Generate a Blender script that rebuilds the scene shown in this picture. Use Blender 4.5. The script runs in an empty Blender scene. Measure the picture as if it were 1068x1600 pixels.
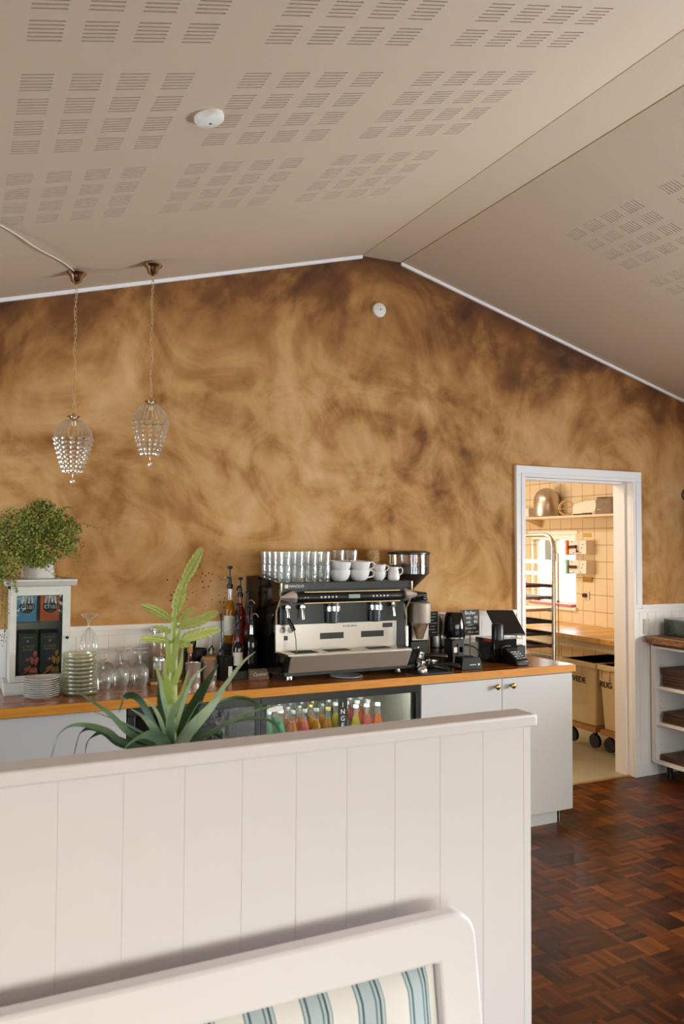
import bpy, bmesh, math, random
from mathutils import Vector, Matrix
random.seed(7)
PI = math.pi
P_RIGHT, P_FRONT, P_KIT, SKY, EXPO = 225, 56, 19, .8, 1.02
C = bpy.context.scene.collection
# ------------------------------------------------------------------ camera
F = 1254.67
RT = Vector((0.90104, -0.43372, 0.0050)); FW = Vector((0.43351, 0.90026, 0.03997))
RT.normalize(); FW.normalize(); UP = RT.cross(FW); UP.normalize(); RT = FW.cross(UP)
CAM = Vector((0, 0, 1.6))
cd = bpy.data.cameras.new('camera'); cam = bpy.data.objects.new('camera', cd); C.objects.link(cam)
cd.sensor_fit = 'HORIZONTAL'; cd.sensor_width = 36; cd.lens = 36 * F / 1068
M = Matrix((RT, UP, -FW)).transposed().to_4x4(); M.translation = CAM
cam.matrix_world = M; cd.clip_start = .05
cd.dof.use_dof = True; cd.dof.focus_distance = 4.3; cd.dof.aperture_fstop = 7.0
bpy.context.scene.camera = cam
def at(px, py, Y):                     # the point of the vertical plane y = Y seen at a pixel of the photo
    d = FW * F + RT * (px - 534) - UP * (py - 800)
    return CAM + d * (Y / d.y)
# ------------------------------------------------------------------ materials
def lin(h):
    h = h.lstrip('#'); o = []
    for i in (0, 2, 4):
        c = int(h[i:i+2], 16) / 255
        o.append(c / 12.92 if c <= .04045 else ((c + .055) / 1.055) ** 2.4)
    return (*o, 1)
class NT:
    def __init__(s, name):
        s.m = bpy.data.materials.new(name); s.m.use_nodes = True
        s.t = s.m.node_tree; s.n = s.t.nodes; s.b = s.n['Principled BSDF']; s.out = s.n['Material Output']
        s.co = None
    def add(s, typ, **kw):
        n = s.n.new(typ)
        for k, v in kw.items():
            if k in n.inputs: s.put(n.inputs[k], v)
            else: setattr(n, k, v)
        return n
    def put(s, sock, v):
        if isinstance(v, bpy.types.NodeSocket): s.t.links.new(v, sock)
        else: sock.default_value = v
    def coord(s, kind='Object'):
        if s.co is None: s.co = s.n.new('ShaderNodeTexCoord')
        return s.co.outputs[kind]
    def mapping(s, scale=(1, 1, 1), rot=(0, 0, 0), src=None):
        n = s.n.new('ShaderNodeMapping'); s.put(n.inputs['Vector'], src or s.coord())
        n.inputs['Scale'].default_value = scale; n.inputs['Rotation'].default_value = rot
        return n.outputs[0]
    def noise(s, scale, detail=3, rough=.5, dist=0, vec=None):
        n = s.n.new('ShaderNodeTexNoise'); s.put(n.inputs['Vector'], vec or s.coord())
        n.inputs['Scale'].default_value = scale; n.inputs['Detail'].default_value = detail
        n.inputs['Roughness'].default_value = rough; n.inputs['Distortion'].default_value = dist
        return n.outputs['Fac']
    def math(s, op, a, b=0, c=0, clamp=False):
        n = s.n.new('ShaderNodeMath'); n.operation = op; n.use_clamp = clamp
        s.put(n.inputs[0], a); s.put(n.inputs[1], b)
        if len(n.inputs) > 2: s.put(n.inputs[2], c)
        return n.outputs[0]
    def ramp(s, fac, stops):
        n = s.n.new('ShaderNodeValToRGB'); s.put(n.inputs[0], fac); cr = n.color_ramp
        while len(cr.elements) < len(stops): cr.elements.new(.5)
        for e, (p, c) in zip(cr.elements, stops): e.position = p; e.color = lin(c) if isinstance(c, str) else c
        return n.outputs[0]
    def mix(s, f, a, b, mode='MIX'):
        n = s.n.new('ShaderNodeMix'); n.data_type = 'RGBA'; n.blend_type = mode
        s.put(n.inputs[0], f); s.put(n.inputs[6], lin(a) if isinstance(a, str) else a); s.put(n.inputs[7], lin(b) if isinstance(b, str) else b)
        return n.outputs[2]
    def bump(s, h, strength=.3, dist=.01):
        n = s.n.new('ShaderNodeBump'); s.put(n.inputs['Height'], h)
        n.inputs['Strength'].default_value = strength; n.inputs['Distance'].default_value = dist
        s.put(s.b.inputs['Normal'], n.outputs[0])
    def set(s, **kw):
        for k, v in kw.items(): s.put(s.b.inputs[k.replace('_', ' ')], lin(v) if isinstance(v, str) else v)
def plain(name, col, rough=.5, metal=0, var=.06, nscale=30, bump=0, **kw):
    t = NT(name); c = lin(col)
    d = tuple(max(0, x * (1 - var * 2)) for x in c[:3]) + (1,)
    f = t.noise(nscale, 4)
    t.put(t.b.inputs['Base Color'], t.mix(f, d, c))
    t.set(Roughness=rough, Metallic=metal, **kw)
    if bump: t.bump(f, bump, .003)
    return t.m
MAT = {}
MAT['white'] = plain('white_paint', '#f3eee9', .45, var=.015, nscale=4)
MAT['partition'] = plain('partition_paint', '#e3dee0', .5, var=.01, nscale=3)
MAT['grey_white'] = plain('cabinet_laminate', '#c2bfbd', .4, var=.01, nscale=2)
MAT['old_white'] = plain('chalky_white_paint', '#d8d3c8', .7, var=.12, nscale=25)
MAT['black'] = plain('black_plastic', '#0d0e0f', .35)
MAT['black_gloss'] = plain('black_gloss', '#0b0a09', .12)
MAT['black_matt'] = plain('black_matt', '#151617', .6)
MAT['dark_green'] = plain('dark_grey_lacquer', '#141816', .3)
MAT['steel'] = plain('brushed_steel', '#b9b2a8', .3, 1, var=.05, nscale=60)
MAT['chrome'] = plain('chrome', '#d8d4cf', .12, 1)
MAT['satin_steel'] = plain('satin_steel', '#cfc3b2', .5, .85, var=.03)
MAT['satin_chrome'] = plain('satin_chrome', '#efe9e2', .32, .9, var=.02)
MAT['warm_steel'] = plain('kitchen_steel', '#c9c0b2', .28, 1)
MAT['nickel'] = plain('brushed_nickel', '#cdb99c', .14, 1)
MAT['brass'] = plain('brass', '#b98f4e', .25, 1)
MAT['champagne'] = plain('champagne_trim', '#dcc08c', .35, .7)
MAT['porcelain'] = plain('white_porcelain', '#e9e6e2', .18)
MAT['plate_glaze'] = plain('grey_white_glaze', '#e8e2d9', .25)
MAT['beans'] = plain('roasted_beans', '#3a1d10', .45, var=.4, nscale=220, bump=.9)
MAT['cork'] = plain('cork', '#b98446', .7, var=.15)
MAT['red'] = plain('red_plastic', '#c7331f', .4)
MAT['lcd'] = plain('grey_green_display', '#8d9c90', .3)
MAT['white_print'] = plain('white_print', '#e8e6df', .6)
MAT['gold_print'] = plain('gold_print', '#c9ae6a', .5)
MAT['pink_print'] = plain('pink_print', '#df6a63', .6)
MAT['orange_print'] = plain('orange_print', '#d9912f', .6)
MAT['brown_print'] = plain('brown_print', '#3a2a22', .6)
MAT['ink'] = plain('black_ink', '#1a1613', .6)
MAT['blue_card'] = plain('blue_card', '#5fa5cf', .5)
MAT['orange_card'] = plain('orange_card', '#e0662a', .5)
MAT['dark_card'] = plain('dark_green_card', '#1b2724', .5)
MAT['bin'] = plain('cream_bin_plastic', '#ead6a8', .5)
MAT['brown_glass'] = plain('brown_glass', '#5a2c0e', .1)
MAT['kitchen_floor'] = plain('kitchen_vinyl', '#b3a888', .5, var=.05, nscale=40)
MAT['switch'] = plain('switch_plastic', '#dcd5c6', .4)
MAT['box_white'] = plain('white_enamel', '#e9e0d3', .35)
MAT['orange_card2'] = plain('orange_tag', '#e07a2c', .5)
MAT['green_card2'] = plain('green_tag', '#7fb39a', .5)
MAT['pink_cloth'] = plain('pink_cloth', '#c98a8a', .8)
MAT['bag'] = plain('grey_brown_cloth', '#8f7f6a', .9, var=.15, bump=.4)
MAT['gold_ring'] = plain('cane_ring', '#c8a468', .5)
MAT['pale_pine'] = plain('pale_shelf', '#dcc9a6', .5)
MAT['fridge_inner'] = plain('fridge_liner', '#c9c2b0', .4)
MAT['cardboard'] = plain('cardboard', '#b78b52', .8)
MAT['stem'] = plain('bromeliad_stem', '#a0ad58', .5)
MAT['bract'] = plain('lime_bract', '#adb55c', .5, var=.14, nscale=70)
MAT['terracotta'] = plain('grey_pot', '#8d8b86', .7)
MAT['soil'] = plain('soil', '#2e2119', .95, bump=.8)
MAT['grey_rail'] = plain('grey_metal', '#8a8d90', .35, 1)
def leafmat(name, a, b, scale=8, rough=.4):
    t = NT(name); f = t.noise(scale, 3, .6)
    t.put(t.b.inputs['Base Color'], t.ramp(f, [(.35, a), (.65, b)])); t.set(Roughness=rough); return t.m
MAT['leaf_dark'] = leafmat('bromeliad_leaf_dark', '#20391c', '#385a34')
MAT['leaf_mid'] = leafmat('bromeliad_leaf', '#3a5a35', '#7b9470')
MAT['leaf_pale'] = leafmat('bromeliad_leaf_pale', '#82996f', '#b3c2a2')
MAT['vine'] = leafmat('vine_leaf', '#3d5420', '#a3a63f', 45, .55)
MAT['vine_stem'] = plain('vine_stem', '#4a3a22', .8)
def glass(name, tint='#ffffff', refl=.9, base=.04, body=0, bodycol='#cccccc', rough=.03):
    """Thin-walled glass: tinted pass-through, Fresnel reflection and an optional milky body."""
    t = NT(name); t.n.remove(t.b)
    tr = t.add('ShaderNodeBsdfTransparent', Color=lin(tint)); gl = t.add('ShaderNodeBsdfGlossy', Roughness=rough)
    gl.inputs['Color'].default_value = (refl, refl, refl, 1)
    lw = t.n.new('ShaderNodeLayerWeight'); lw.inputs['Blend'].default_value = .35
    f = t.math('MULTIPLY_ADD', lw.outputs['Fresnel'], .5, base, clamp=True)
    nz = t.noise(35, 2)
    bp = t.n.new('ShaderNodeBump'); bp.inputs['Strength'].default_value = .25; bp.inputs['Distance'].default_value = .004
    t.put(bp.inputs['Height'], nz); t.put(gl.inputs['Normal'], bp.outputs[0])
    mx = t.n.new('ShaderNodeMixShader'); t.put(mx.inputs[0], f); t.put(mx.inputs[1], tr.outputs[0]); t.put(mx.inputs[2], gl.outputs[0])
    res = mx.outputs[0]
    if body:
        df = t.add('ShaderNodeBsdfDiffuse', Color=lin(bodycol))
        m2 = t.n.new('ShaderNodeMixShader'); m2.inputs[0].default_value = body
        t.put(m2.inputs[1], res); t.put(m2.inputs[2], df.outputs[0]); res = m2.outputs[0]
    t.put(t.out.inputs['Surface'], res)
    return t.m
MAT['glass'] = glass('clear_glass', '#fdfefd', 1, .05, .07, '#f6f8f6')
MAT['window_glass'] = glass('window_glass', '#f6f9f8', .6, .02)
MAT['door_glass'] = glass('fridge_glass', '#e6ebe8', .5, .02)
MAT['door_glass_dark'] = glass('dark_fridge_glass', '#69706c', .6, .05)
MAT['cab_glass'] = glass('cabinet_pane', '#eef2f1', .35, .02)
MAT['green_glass_bowl'] = glass('pale_green_glass', '#f3f3e6', .95, .05, .13, '#dcdabb')
MAT['hopper_glass'] = glass('smoky_hopper', '#cdbfae', .8, .08, .08, '#b59a86')
MAT['crystal'] = glass('crystal_bead', '#fbf3e4', 1, .2, .16, '#fff3df', .03)
for k, v in {'green': '#3f9a62', 'orange': '#c7671f', 'amber': '#b8791f', 'yellow': '#b8a02a', 'pink': '#cc5a48', 'tangerine': '#e0661a', 'red': '#8e2b18', 'teal': '#2f8a72'}.items():
    t = NT('soda_' + k); f = t.noise(90, 2); t.put(t.b.inputs['Base Color'], t.mix(f, v, '#%02x%02x%02x' % tuple(int(int(v[i:i+2], 16) * .75) for i in (1, 3, 5))))
    t.set(Roughness=.08, Transmission_Weight=.25, IOR=1.33); MAT['soda_' + k] = t.m
def wood(name, cols, scale=(1, 12, 12), n=5, rough=.35, plank=0, dist=1.2):
    t = NT(name); v = t.mapping(scale)
    f = t.noise(n, 5, .62, dist, v)
    col = t.ramp(f, [(.25, cols[0]), (.5, cols[1]), (.75, cols[2])])
    if plank:
        sx = t.n.new('ShaderNodeSeparateXYZ'); t.put(sx.inputs[0], t.coord())
        row = t.math('FLOOR', t.math('DIVIDE', sx.outputs[1], plank))
        xo = t.math('FLOOR', t.math('DIVIDE', t.math('ADD', sx.outputs[0], t.math('MULTIPLY', row, .37)), .55))
        cb = t.n.new('ShaderNodeCombineXYZ'); t.put(cb.inputs[0], xo); t.put(cb.inputs[1], row)
        wn = t.n.new('ShaderNodeTexWhiteNoise'); t.put(wn.inputs['Vector'], cb.outputs[0])
        k = t.math('MULTIPLY_ADD', wn.outputs['Value'], .45, .62)
        g = t.n.new('ShaderNodeCombineXYZ'); [t.put(g.inputs[i], k) for i in range(3)]
        col = t.mix(1.0, col, g.outputs[0], 'MULTIPLY')
    t.put(t.b.inputs['Base Color'], col); t.set(Roughness=rough); t.bump(f, .08, .002)
    return t.m
MAT['worktop'] = wood('oiled_worktop', ['#7a3f14', '#9c5a22', '#b87632'], (1.2, 14, 14), 4, .22, .045)
MAT['worktop_edge'] = wood('worktop_edge', ['#b26c10', '#c67e1c', '#d28e2e'], (1.5, 20, 20), 4, .6)
MAT['kitchen_wood'] = wood('kitchen_worktop', ['#d39a45', '#e2b05c', '#edc47a'], (14, 1.2, 14), 4, .35, .05)
MAT['dark_wood'] = wood('dark_wood', ['#2e1a10', '#4a2b19', '#6a4127'], (3, 14, 14), 4, .5)
MAT['board_wood'] = wood('butcher_board', ['#3f2514', '#7a4f28', '#a8763f'], (9, 3, 9), 4, .4)
MAT['crate_wood'] = wood('light_wood', ['#8a6238', '#a87b4a', '#c4996a'], (3, 20, 20), 4, .6)
# lime-washed wall
def limewash():
    t = NT('ochre_limewash')
    v = t.mapping((1, 1, 1.1))
    a = t.noise(1.0, 6, .55, 1.9, v); b = t.noise(2.3, 6, .6, 2.6, v); c = t.noise(.45, 2, .5, .4, v)
    st = t.noise(1.7, 3, .5, 4.2, t.mapping((1, 1, .8), (0, .5, 0)))
    f = t.math('ADD', t.math('MULTIPLY', a, .42), t.math('ADD', t.math('MULTIPLY', b, .28), t.math('ADD', t.math('MULTIPLY', c, .2), t.math('MULTIPLY', st, .2))))
    sx = t.n.new('ShaderNodeSeparateXYZ'); t.put(sx.inputs[0], t.coord())
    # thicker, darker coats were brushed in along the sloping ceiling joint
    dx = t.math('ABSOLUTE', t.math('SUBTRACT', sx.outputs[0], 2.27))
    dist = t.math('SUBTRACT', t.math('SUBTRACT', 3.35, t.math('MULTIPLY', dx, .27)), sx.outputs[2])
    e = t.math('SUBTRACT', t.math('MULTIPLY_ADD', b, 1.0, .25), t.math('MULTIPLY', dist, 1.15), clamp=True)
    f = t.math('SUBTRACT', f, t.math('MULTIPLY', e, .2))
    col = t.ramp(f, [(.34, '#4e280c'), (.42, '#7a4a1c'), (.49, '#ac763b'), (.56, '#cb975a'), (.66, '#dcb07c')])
    g = t.noise(160, 3, .6); col = t.mix(t.math('MULTIPLY', g, .18), col, '#5b3c1e')
    # coffee splashes
    vo = t.n.new('ShaderNodeTexVoronoi'); t.put(vo.inputs['Vector'], t.coord()); vo.inputs['Scale'].default_value = 42
    spot = t.math('LESS_THAN', vo.outputs['Distance'], t.math('MULTIPLY', t.noise(14, 1), .34))
    mx = t.math('LESS_THAN', t.math('ABSOLUTE', t.math('SUBTRACT', sx.outputs[0], 1.17)), .17)
    mz = t.math('LESS_THAN', t.math('ABSOLUTE', t.math('SUBTRACT', sx.outputs[2], 1.32)), .13)
    rnd = t.math('GREATER_THAN', vo.outputs['Color'], .35)
    s2 = t.math('MULTIPLY', t.math('MULTIPLY', spot, mx), t.math('MULTIPLY', mz, rnd))
    col = t.mix(t.math('MULTIPLY', s2, .8), col, '#2e1b0d')
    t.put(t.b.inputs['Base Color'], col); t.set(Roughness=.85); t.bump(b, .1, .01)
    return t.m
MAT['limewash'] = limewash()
def ceiling_mat():
    t = NT('ceiling_board'); f = t.noise(70, 5, .7); g = t.noise(2.2, 3)
    t.put(t.b.inputs['Base Color'], t.mix(t.math('MULTIPLY', f, .5), '#c5ab90', '#b89c7e'))
    t.set(Roughness=.85); t.bump(f, .25, .003); return t.m
MAT['ceiling'] = ceiling_mat()
def parquet():
    t = NT('mosaic_parquet'); S = .118
    sx = t.n.new('ShaderNodeSeparateXYZ'); t.put(sx.inputs[0], t.coord()); X, Y = sx.outputs[0], sx.outputs[1]
    u = t.math('DIVIDE', X, S); v = t.math('DIVIDE', Y, S)
    cu, cv = t.math('FLOOR', u), t.math('FLOOR', v); fu, fv = t.math('FRACT', u), t.math('FRACT', v)
    par = t.math('ABSOLUTE', t.math('MODULO', t.math('ADD', cu, cv), 2.0))
    par = t.math('GREATER_THAN', par, .5)
    across = t.math('ADD', t.math('MULTIPLY', fu, par), t.math('MULTIPLY', fv, t.math('SUBTRACT', 1, par)))
    along = t.math('ADD', t.math('MULTIPLY', fv, par), t.math('MULTIPLY', fu, t.math('SUBTRACT', 1, par)))
    k5 = t.math('MULTIPLY', across, 5); fi = t.math('FLOOR', k5)
    cb = t.n.new('ShaderNodeCombineXYZ'); t.put(cb.inputs[0], cu); t.put(cb.inputs[1], cv); t.put(cb.inputs[2], fi)
    wn = t.n.new('ShaderNodeTexWhiteNoise'); t.put(wn.inputs['Vector'], cb.outputs[0])
    cb2 = t.n.new('ShaderNodeCombineXYZ'); t.put(cb2.inputs[0], cu); t.put(cb2.inputs[1], cv)
    wn2 = t.n.new('ShaderNodeTexWhiteNoise'); t.put(wn2.inputs['Vector'], cb2.outputs[0])
    gv = t.n.new('ShaderNodeCombineXYZ'); t.put(gv.inputs[0], t.math('MULTIPLY', along, .6)); t.put(gv.inputs[1], t.math('MULTIPLY', across, 9)); t.put(gv.inputs[2], t.math('ADD', cu, t.math('MULTIPLY', cv, 3.7)))
    gr = t.noise(3, 4, .6, .5, gv.outputs[0])
    f = t.math('ADD', t.math('MULTIPLY', wn.outputs['Value'], .38), t.math('ADD', t.math('MULTIPLY', wn2.outputs['Value'], .34), t.math('MULTIPLY', gr, .3)))
    f = t.math('ADD', f, t.math('MULTIPLY', par, .07))
    col = t.ramp(f, [(.1, '#1c0a02'), (.4, '#401c06'), (.65, '#5f2b09'), (.95, '#86460f')])
    fr = t.math('FRACT', k5)
    e1 = t.math('MINIMUM', fr, t.math('SUBTRACT', 1, fr)); e2 = t.math('MULTIPLY', t.math('MINIMUM', along, t.math('SUBTRACT', 1, along)), 5)
    ed = t.math('LESS_THAN', t.math('MINIMUM', e1, e2), .035)
    col = t.mix(t.math('MULTIPLY', ed, .75), col, '#150a05')
    t.put(t.b.inputs['Base Color'], col); t.set(Roughness=t.math('MULTIPLY_ADD', wn2.outputs['Value'], .05, .27), Specular_IOR_Level=.18); t.bump(t.math('SUBTRACT', 1, ed), .15, .001)
    return t.m
MAT['parquet'] = parquet()
def tiles():
    t = NT('cream_tiles'); S = .1486
    sx = t.n.new('ShaderNodeSeparateXYZ'); t.put(sx.inputs[0], t.coord())
    a = t.math('FRACT', t.math('DIVIDE', t.math('SUBTRACT', t.math('ADD', sx.outputs[0], sx.outputs[1]), 10.494), S))
    b = t.math('FRACT', t.math('DIVIDE', t.math('SUBTRACT', sx.outputs[2], 1.603), S))
    ea = t.math('MINIMUM', a, t.math('SUBTRACT', 1, a)); eb = t.math('MINIMUM', b, t.math('SUBTRACT', 1, b))
    m = t.math('LESS_THAN', t.math('MINIMUM', ea, eb), .017)
    t.put(t.b.inputs['Base Color'], t.mix(m, '#dccaa9', '#8d6c38')); t.set(Roughness=t.math('MULTIPLY_ADD', m, .5, .2))
    t.bump(t.math('SUBTRACT', 1, m), .3, .002); return t.m
MAT['tiles'] = tiles()
def stripes():
    t = NT('striped_upholstery'); sx = t.n.new('ShaderNodeSeparateXYZ'); t.put(sx.inputs[0], t.coord())
    f = t.math('FRACT', t.math('DIVIDE', sx.outputs[0], .125))
    n = t.n.new('ShaderNodeValToRGB'); t.put(n.inputs[0], f); cr = n.color_ramp; cr.interpolation = 'CONSTANT'
    st = [(0, '#e4e1dd'), (.42, '#7a8c95'), (.45, '#b9c8cd'), (.50, '#4b6470'), (.54, '#b3c0c7'), (.76, '#5d7682'), (.79, '#b3c0c7'), (.84, '#3f5560'), (.88, '#b9c8cd'), (.93, '#8296a0'), (.95, '#e4e1dd')]
    while len(cr.elements) < len(st): cr.elements.new(.5)
    for e, (p, c) in zip(cr.elements, st): e.position = p; e.color = lin(c)
    t.put(t.b.inputs['Base Color'], n.outputs[0]); t.set(Roughness=.9); t.bump(t.noise(400, 2), .2, .001); return t.m
MAT['stripes'] = stripes()
def lit(name, col, strength):
    t = NT(name); t.set(Base_Color=col, Emission_Color=col, Emission_Strength=strength); return t.m
# ------------------------------------------------------------------ mesh builder
class MB:
    def __init__(s): s.v = []; s.f = []
    def q(s, vs, fs):
        o = len(s.v); s.v += [tuple(v) for v in vs]; s.f += [tuple(i + o for i in f) for f in fs]; return s
    def box(s, a, b):
        x0, y0, z0 = a; x1, y1, z1 = b
        return s.q([(x0,y0,z0),(x1,y0,z0),(x1,y1,z0),(x0,y1,z0),(x0,y0,z1),(x1,y0,z1),(x1,y1,z1),(x0,y1,z1)],
                   [(0,3,2,1),(4,5,6,7),(0,1,5,4),(1,2,6,5),(2,3,7,6),(3,0,4,7)])
    def lathe(s, prof, c=(0, 0, 0), n=24, axis='z', capped=True, rib=0, ribn=0):
        vs = []; fs = []; m = len(prof)
        for r, h in prof:
            for i in range(n):
                a = 2 * PI * i / n; rr = r * (1 + rib * math.cos(ribn * a)) if ribn else r
                p = (rr * math.cos(a), rr * math.sin(a), h)
                if axis == 'y': p = (p[0], p[2], p[1])
                if axis == 'x': p = (p[2], p[0], p[1])
                vs.append((p[0] + c[0], p[1] + c[1], p[2] + c[2]))
        for j in range(m - 1):
            for i in range(n):
                k = (i + 1) % n; fs.append((j*n+i, j*n+k, (j+1)*n+k, (j+1)*n+i))
        if capped:
            if prof[0][0] > 1e-5: fs.append(tuple(range(n))[::-1])
            if prof[-1][0] > 1e-5: fs.append(tuple((m-1)*n + i for i in range(n)))
        return s.q(vs, fs)
    def cyl(s, c, r, h, n=24, axis='z', r2=None):
        return s.lathe([(r, 0), (r if r2 is None else r2, h)], c, n, axis)
    def tube(s, pts, r, n=8, flat=1, closed=False, up=Vector((0, 0, 1))):
        pts = [Vector(p) for p in pts]; L = len(pts); vs = []; fs = []
        for i, p in enumerate(pts):
            d = (pts[min(i+1, L-1)] - pts[max(i-1, 0)]) if not closed else (pts[(i+1) % L] - pts[i-1])
            d.normalize(); u = up if abs(d.dot(up)) < .95 else Vector((0, 1, 0)); a = d.cross(u).normalized(); b = a.cross(d)
            rr = r[i] if isinstance(r, (list, tuple)) else r
            for k in range(n):
                t = 2 * PI * k / n; vs.append(p + a * (math.cos(t) * rr) + b * (math.sin(t) * rr * flat))
        for i in range(L if closed else L - 1):
            j = (i + 1) % L
            for k in range(n):
                m = (k + 1) % n; fs.append((i*n+k, i*n+m, j*n+m, j*n+k))
        if not closed: fs.append(tuple(range(n))[::-1]); fs.append(tuple((L-1)*n + k for k in range(n)))
        return s.q(vs, fs)
    def prism(s, poly, a, b, plane='yz'):
        n = len(poly)
        def P(u, v, w): return (w, u, v) if plane == 'yz' else ((u, w, v) if plane == 'xz' else (u, v, w))
        vs = [P(u, v, a) for u, v in poly] + [P(u, v, b) for u, v in poly]
        return s.q(vs, [tuple(range(n))[::-1], tuple(range(n, 2*n))] + [(i, (i+1) % n, n + (i+1) % n, n + i) for i in range(n)])
    def ell(s, c, r, n=14, m=8):
        if not isinstance(r, (tuple, list)): r = (r, r, r)
        vs = []; fs = []
        for j in range(m + 1):
            t = PI * j / m
            for i in range(n):
                a = 2 * PI * i / n; vs.append((c[0] + r[0] * math.sin(t) * math.cos(a), c[1] + r[1] * math.sin(t) * math.sin(a), c[2] - r[2] * math.cos(t)))
        for j in range(m):
            for i in range(n):
                k = (i + 1) % n; fs.append((j*n+i, j*n+k, (j+1)*n+k, (j+1)*n+i))
        return s.q(vs, fs)
    def strip(s, pts, widths, side, th=.002):
        """A leaf: a strip of given widths along pts, with real thickness and a shallow keel."""
        pts = [Vector(p) for p in pts]; side = Vector(side).normalized(); vs = []; fs = []; L = len(pts)
        for i, p in enumerate(pts):
            d = (pts[min(i+1, L-1)] - pts[max(i-1, 0)]).normalized()
            a = side - d * side.dot(d)
            if a.length < .1: a = Vector((.3, 1, 0)) - d * Vector((.3, 1, 0)).dot(d)
            a.normalize(); nn = a.cross(d); w = widths[i] / 2
            vs += [p - a*w + nn*w*.3, p - nn*th, p + a*w + nn*w*.3, p + nn*(th + w*.05)]
        for i in range(L - 1):
            for k in range(4):
                m = (k + 1) % 4; fs.append((i*4+k, i*4+m, (i+1)*4+m, (i+1)*4+k))
        fs.append((3, 2, 1, 0)); fs.append(tuple((L-1)*4 + k for k in range(4)))
        return s.q(vs, fs)
    def build(s, name, mat, parent=None, bevel=0, angle=40, local=False, recalc=True):
        me = bpy.data.meshes.new(name)
        base = Vector((0, 0, 0))
        if parent is not None and not local:
            r = parent
            while r.parent: r = r.parent
            base = r.location
        me.from_pydata([(v[0]-base.x, v[1]-base.y, v[2]-base.z) for v in s.v], [], s.f); me.update()
        if recalc:
            bm = bmesh.new(); bm.from_mesh(me); bmesh.ops.recalc_face_normals(bm, faces=bm.faces); bm.to_mesh(me); bm.free()
        me.polygons.foreach_set('use_smooth', [True] * len(me.polygons)); me.set_sharp_from_angle(angle=math.radians(angle))
        me.materials.append(MAT[mat] if isinstance(mat, str) else mat)
        o = bpy.data.objects.new(name, me); C.objects.link(o)
        if parent is not None: o.parent = parent
        if bevel:
            b = o.modifiers.new('bevel', 'BEVEL'); b.width = bevel; b.segments = 2; b.limit_method = 'ANGLE'; b.angle_limit = math.radians(40)
        return o
def tag(o, label=None, cat=None, group=None, kind=None):
    if label: o['label'] = label
    if cat: o['category'] = cat
    if group: o['group'] = group
    if kind: o['kind'] = kind
    return o
def thing(name, label, cat, loc=(0, 0, 0), group=None, rz=0):
    o = bpy.data.objects.new(name, None); C.objects.link(o); o.location = loc; o.rotation_euler = (0, 0, rz); o.empty_display_size = .05
    return tag(o, label, cat, group)
def struct(o): o['kind'] = 'structure'; return o
def dup(root, loc, label, rz=0, scale=1, group=None):
    r = root.copy(); C.objects.link(r); r.location = loc; r.rotation_euler = (0, 0, rz); r.scale = (scale,) * 3
    r['label'] = label
    if group: r['group'] = group
    for ch in list(root.children):
        c = ch.copy(); C.objects.link(c); c.parent = r
        for g in list(ch.children):
            d = g.copy(); C.objects.link(d); d.parent = c
    return r
def text(s, size, loc, mat, parent, name='lettering', rot=(PI/2, 0, 0), ext=.0006, align='CENTER', sx=1, shear=0, label=None, width=None):
    cu = bpy.data.curves.new('t', 'FONT'); cu.body = s; cu.size = size; cu.extrude = ext; cu.align_x = align; cu.align_y = 'CENTER'; cu.shear = shear
    tmp = bpy.data.objects.new('t', cu); C.objects.link(tmp)
    dg = bpy.context.evaluated_depsgraph_get(); dg.update()
    me = bpy.data.meshes.new_from_object(tmp.evaluated_get(dg)); bpy.data.objects.remove(tmp); bpy.data.curves.remove(cu)
    me.name = name
    if width:
        xs = [v.co.x for v in me.vertices]; sx = width / (max(xs) - min(xs))
    r = parent
    while r.parent: r = r.parent
    base = r.location
    T = Matrix.Translation(Vector(loc) - base) @ Matrix.Rotation(rot[2], 4, 'Z') @ Matrix.Rotation(rot[1], 4, 'Y') @ Matrix.Rotation(rot[0], 4, 'X') @ Matrix.Diagonal((sx, 1, 1, 1))
    me.transform(T); me.materials.clear(); me.materials.append(MAT[mat])
    o = bpy.data.objects.new(name, me); C.objects.link(o); o.parent = parent
    if label: o['label'] = label
    return o
def smooth_path(pts, n=5):
    P = [Vector(p) for p in pts]; P = [P[0]*2 - P[1]] + P + [P[-1]*2 - P[-2]]; out = []
    for i in range(1, len(P) - 2):
        a, b, c, d = P[i-1:i+3]
        for k in range(n):
            t = k / n; out.append(.5 * ((2*b) + (c-a)*t + (2*a-5*b+4*c-d)*t*t + (-a+3*b-3*c+d)*t**3))
    out.append(P[-2]); return out
# ================================================================== SETTING
WY = 4.187; KY = 4.345; LX, RX, BY = -1.6, 5.3, -4.6
SL = .2702; cs, sn = 1 / math.hypot(1, SL), SL / math.hypot(1, SL)
RL, RR, RZ = 2.138, 2.404, 3.31
def ceil_z(x): return RZ - SL * max(0, RL - x, x - RR)
MB().box((LX-.2, BY-.2, -.1), (RX+.2, 4.225, 0)).build('floor', 'parquet')
struct(bpy.data.objects['floor'])
struct(MB().box((2.4, 4.235, -.1), (5.35, 8.2, 0)).build('floor', 'kitchen_floor'))
struct(MB().box((3.3, 4.212, -.02), (4.29, 4.236, .006)).build('trim_1', 'crate_wood'))
# back wall with the doorway
DX0, DX1, DZ = 3.324, 4.263, 2.045
w = MB()
def gable(x0, x1, z0):
    xs = [x0] + [x for x in (RL, RR) if x0 < x < x1] + [x1]
    return [(x0, z0), (x1, z0)] + [(x, ceil_z(x) + .1) for x in xs[::-1]]
w.prism(gable(LX-.2, DX0-.01, 0), WY, KY, 'xz'); w.prism(gable(DX1+.01, RX+.2, 0), WY, KY, 'xz'); w.prism(gable(DX0-.01, DX1+.01, DZ+.01), WY, KY, 'xz')
struct(w.build('wall_back', 'limewash'))
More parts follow.
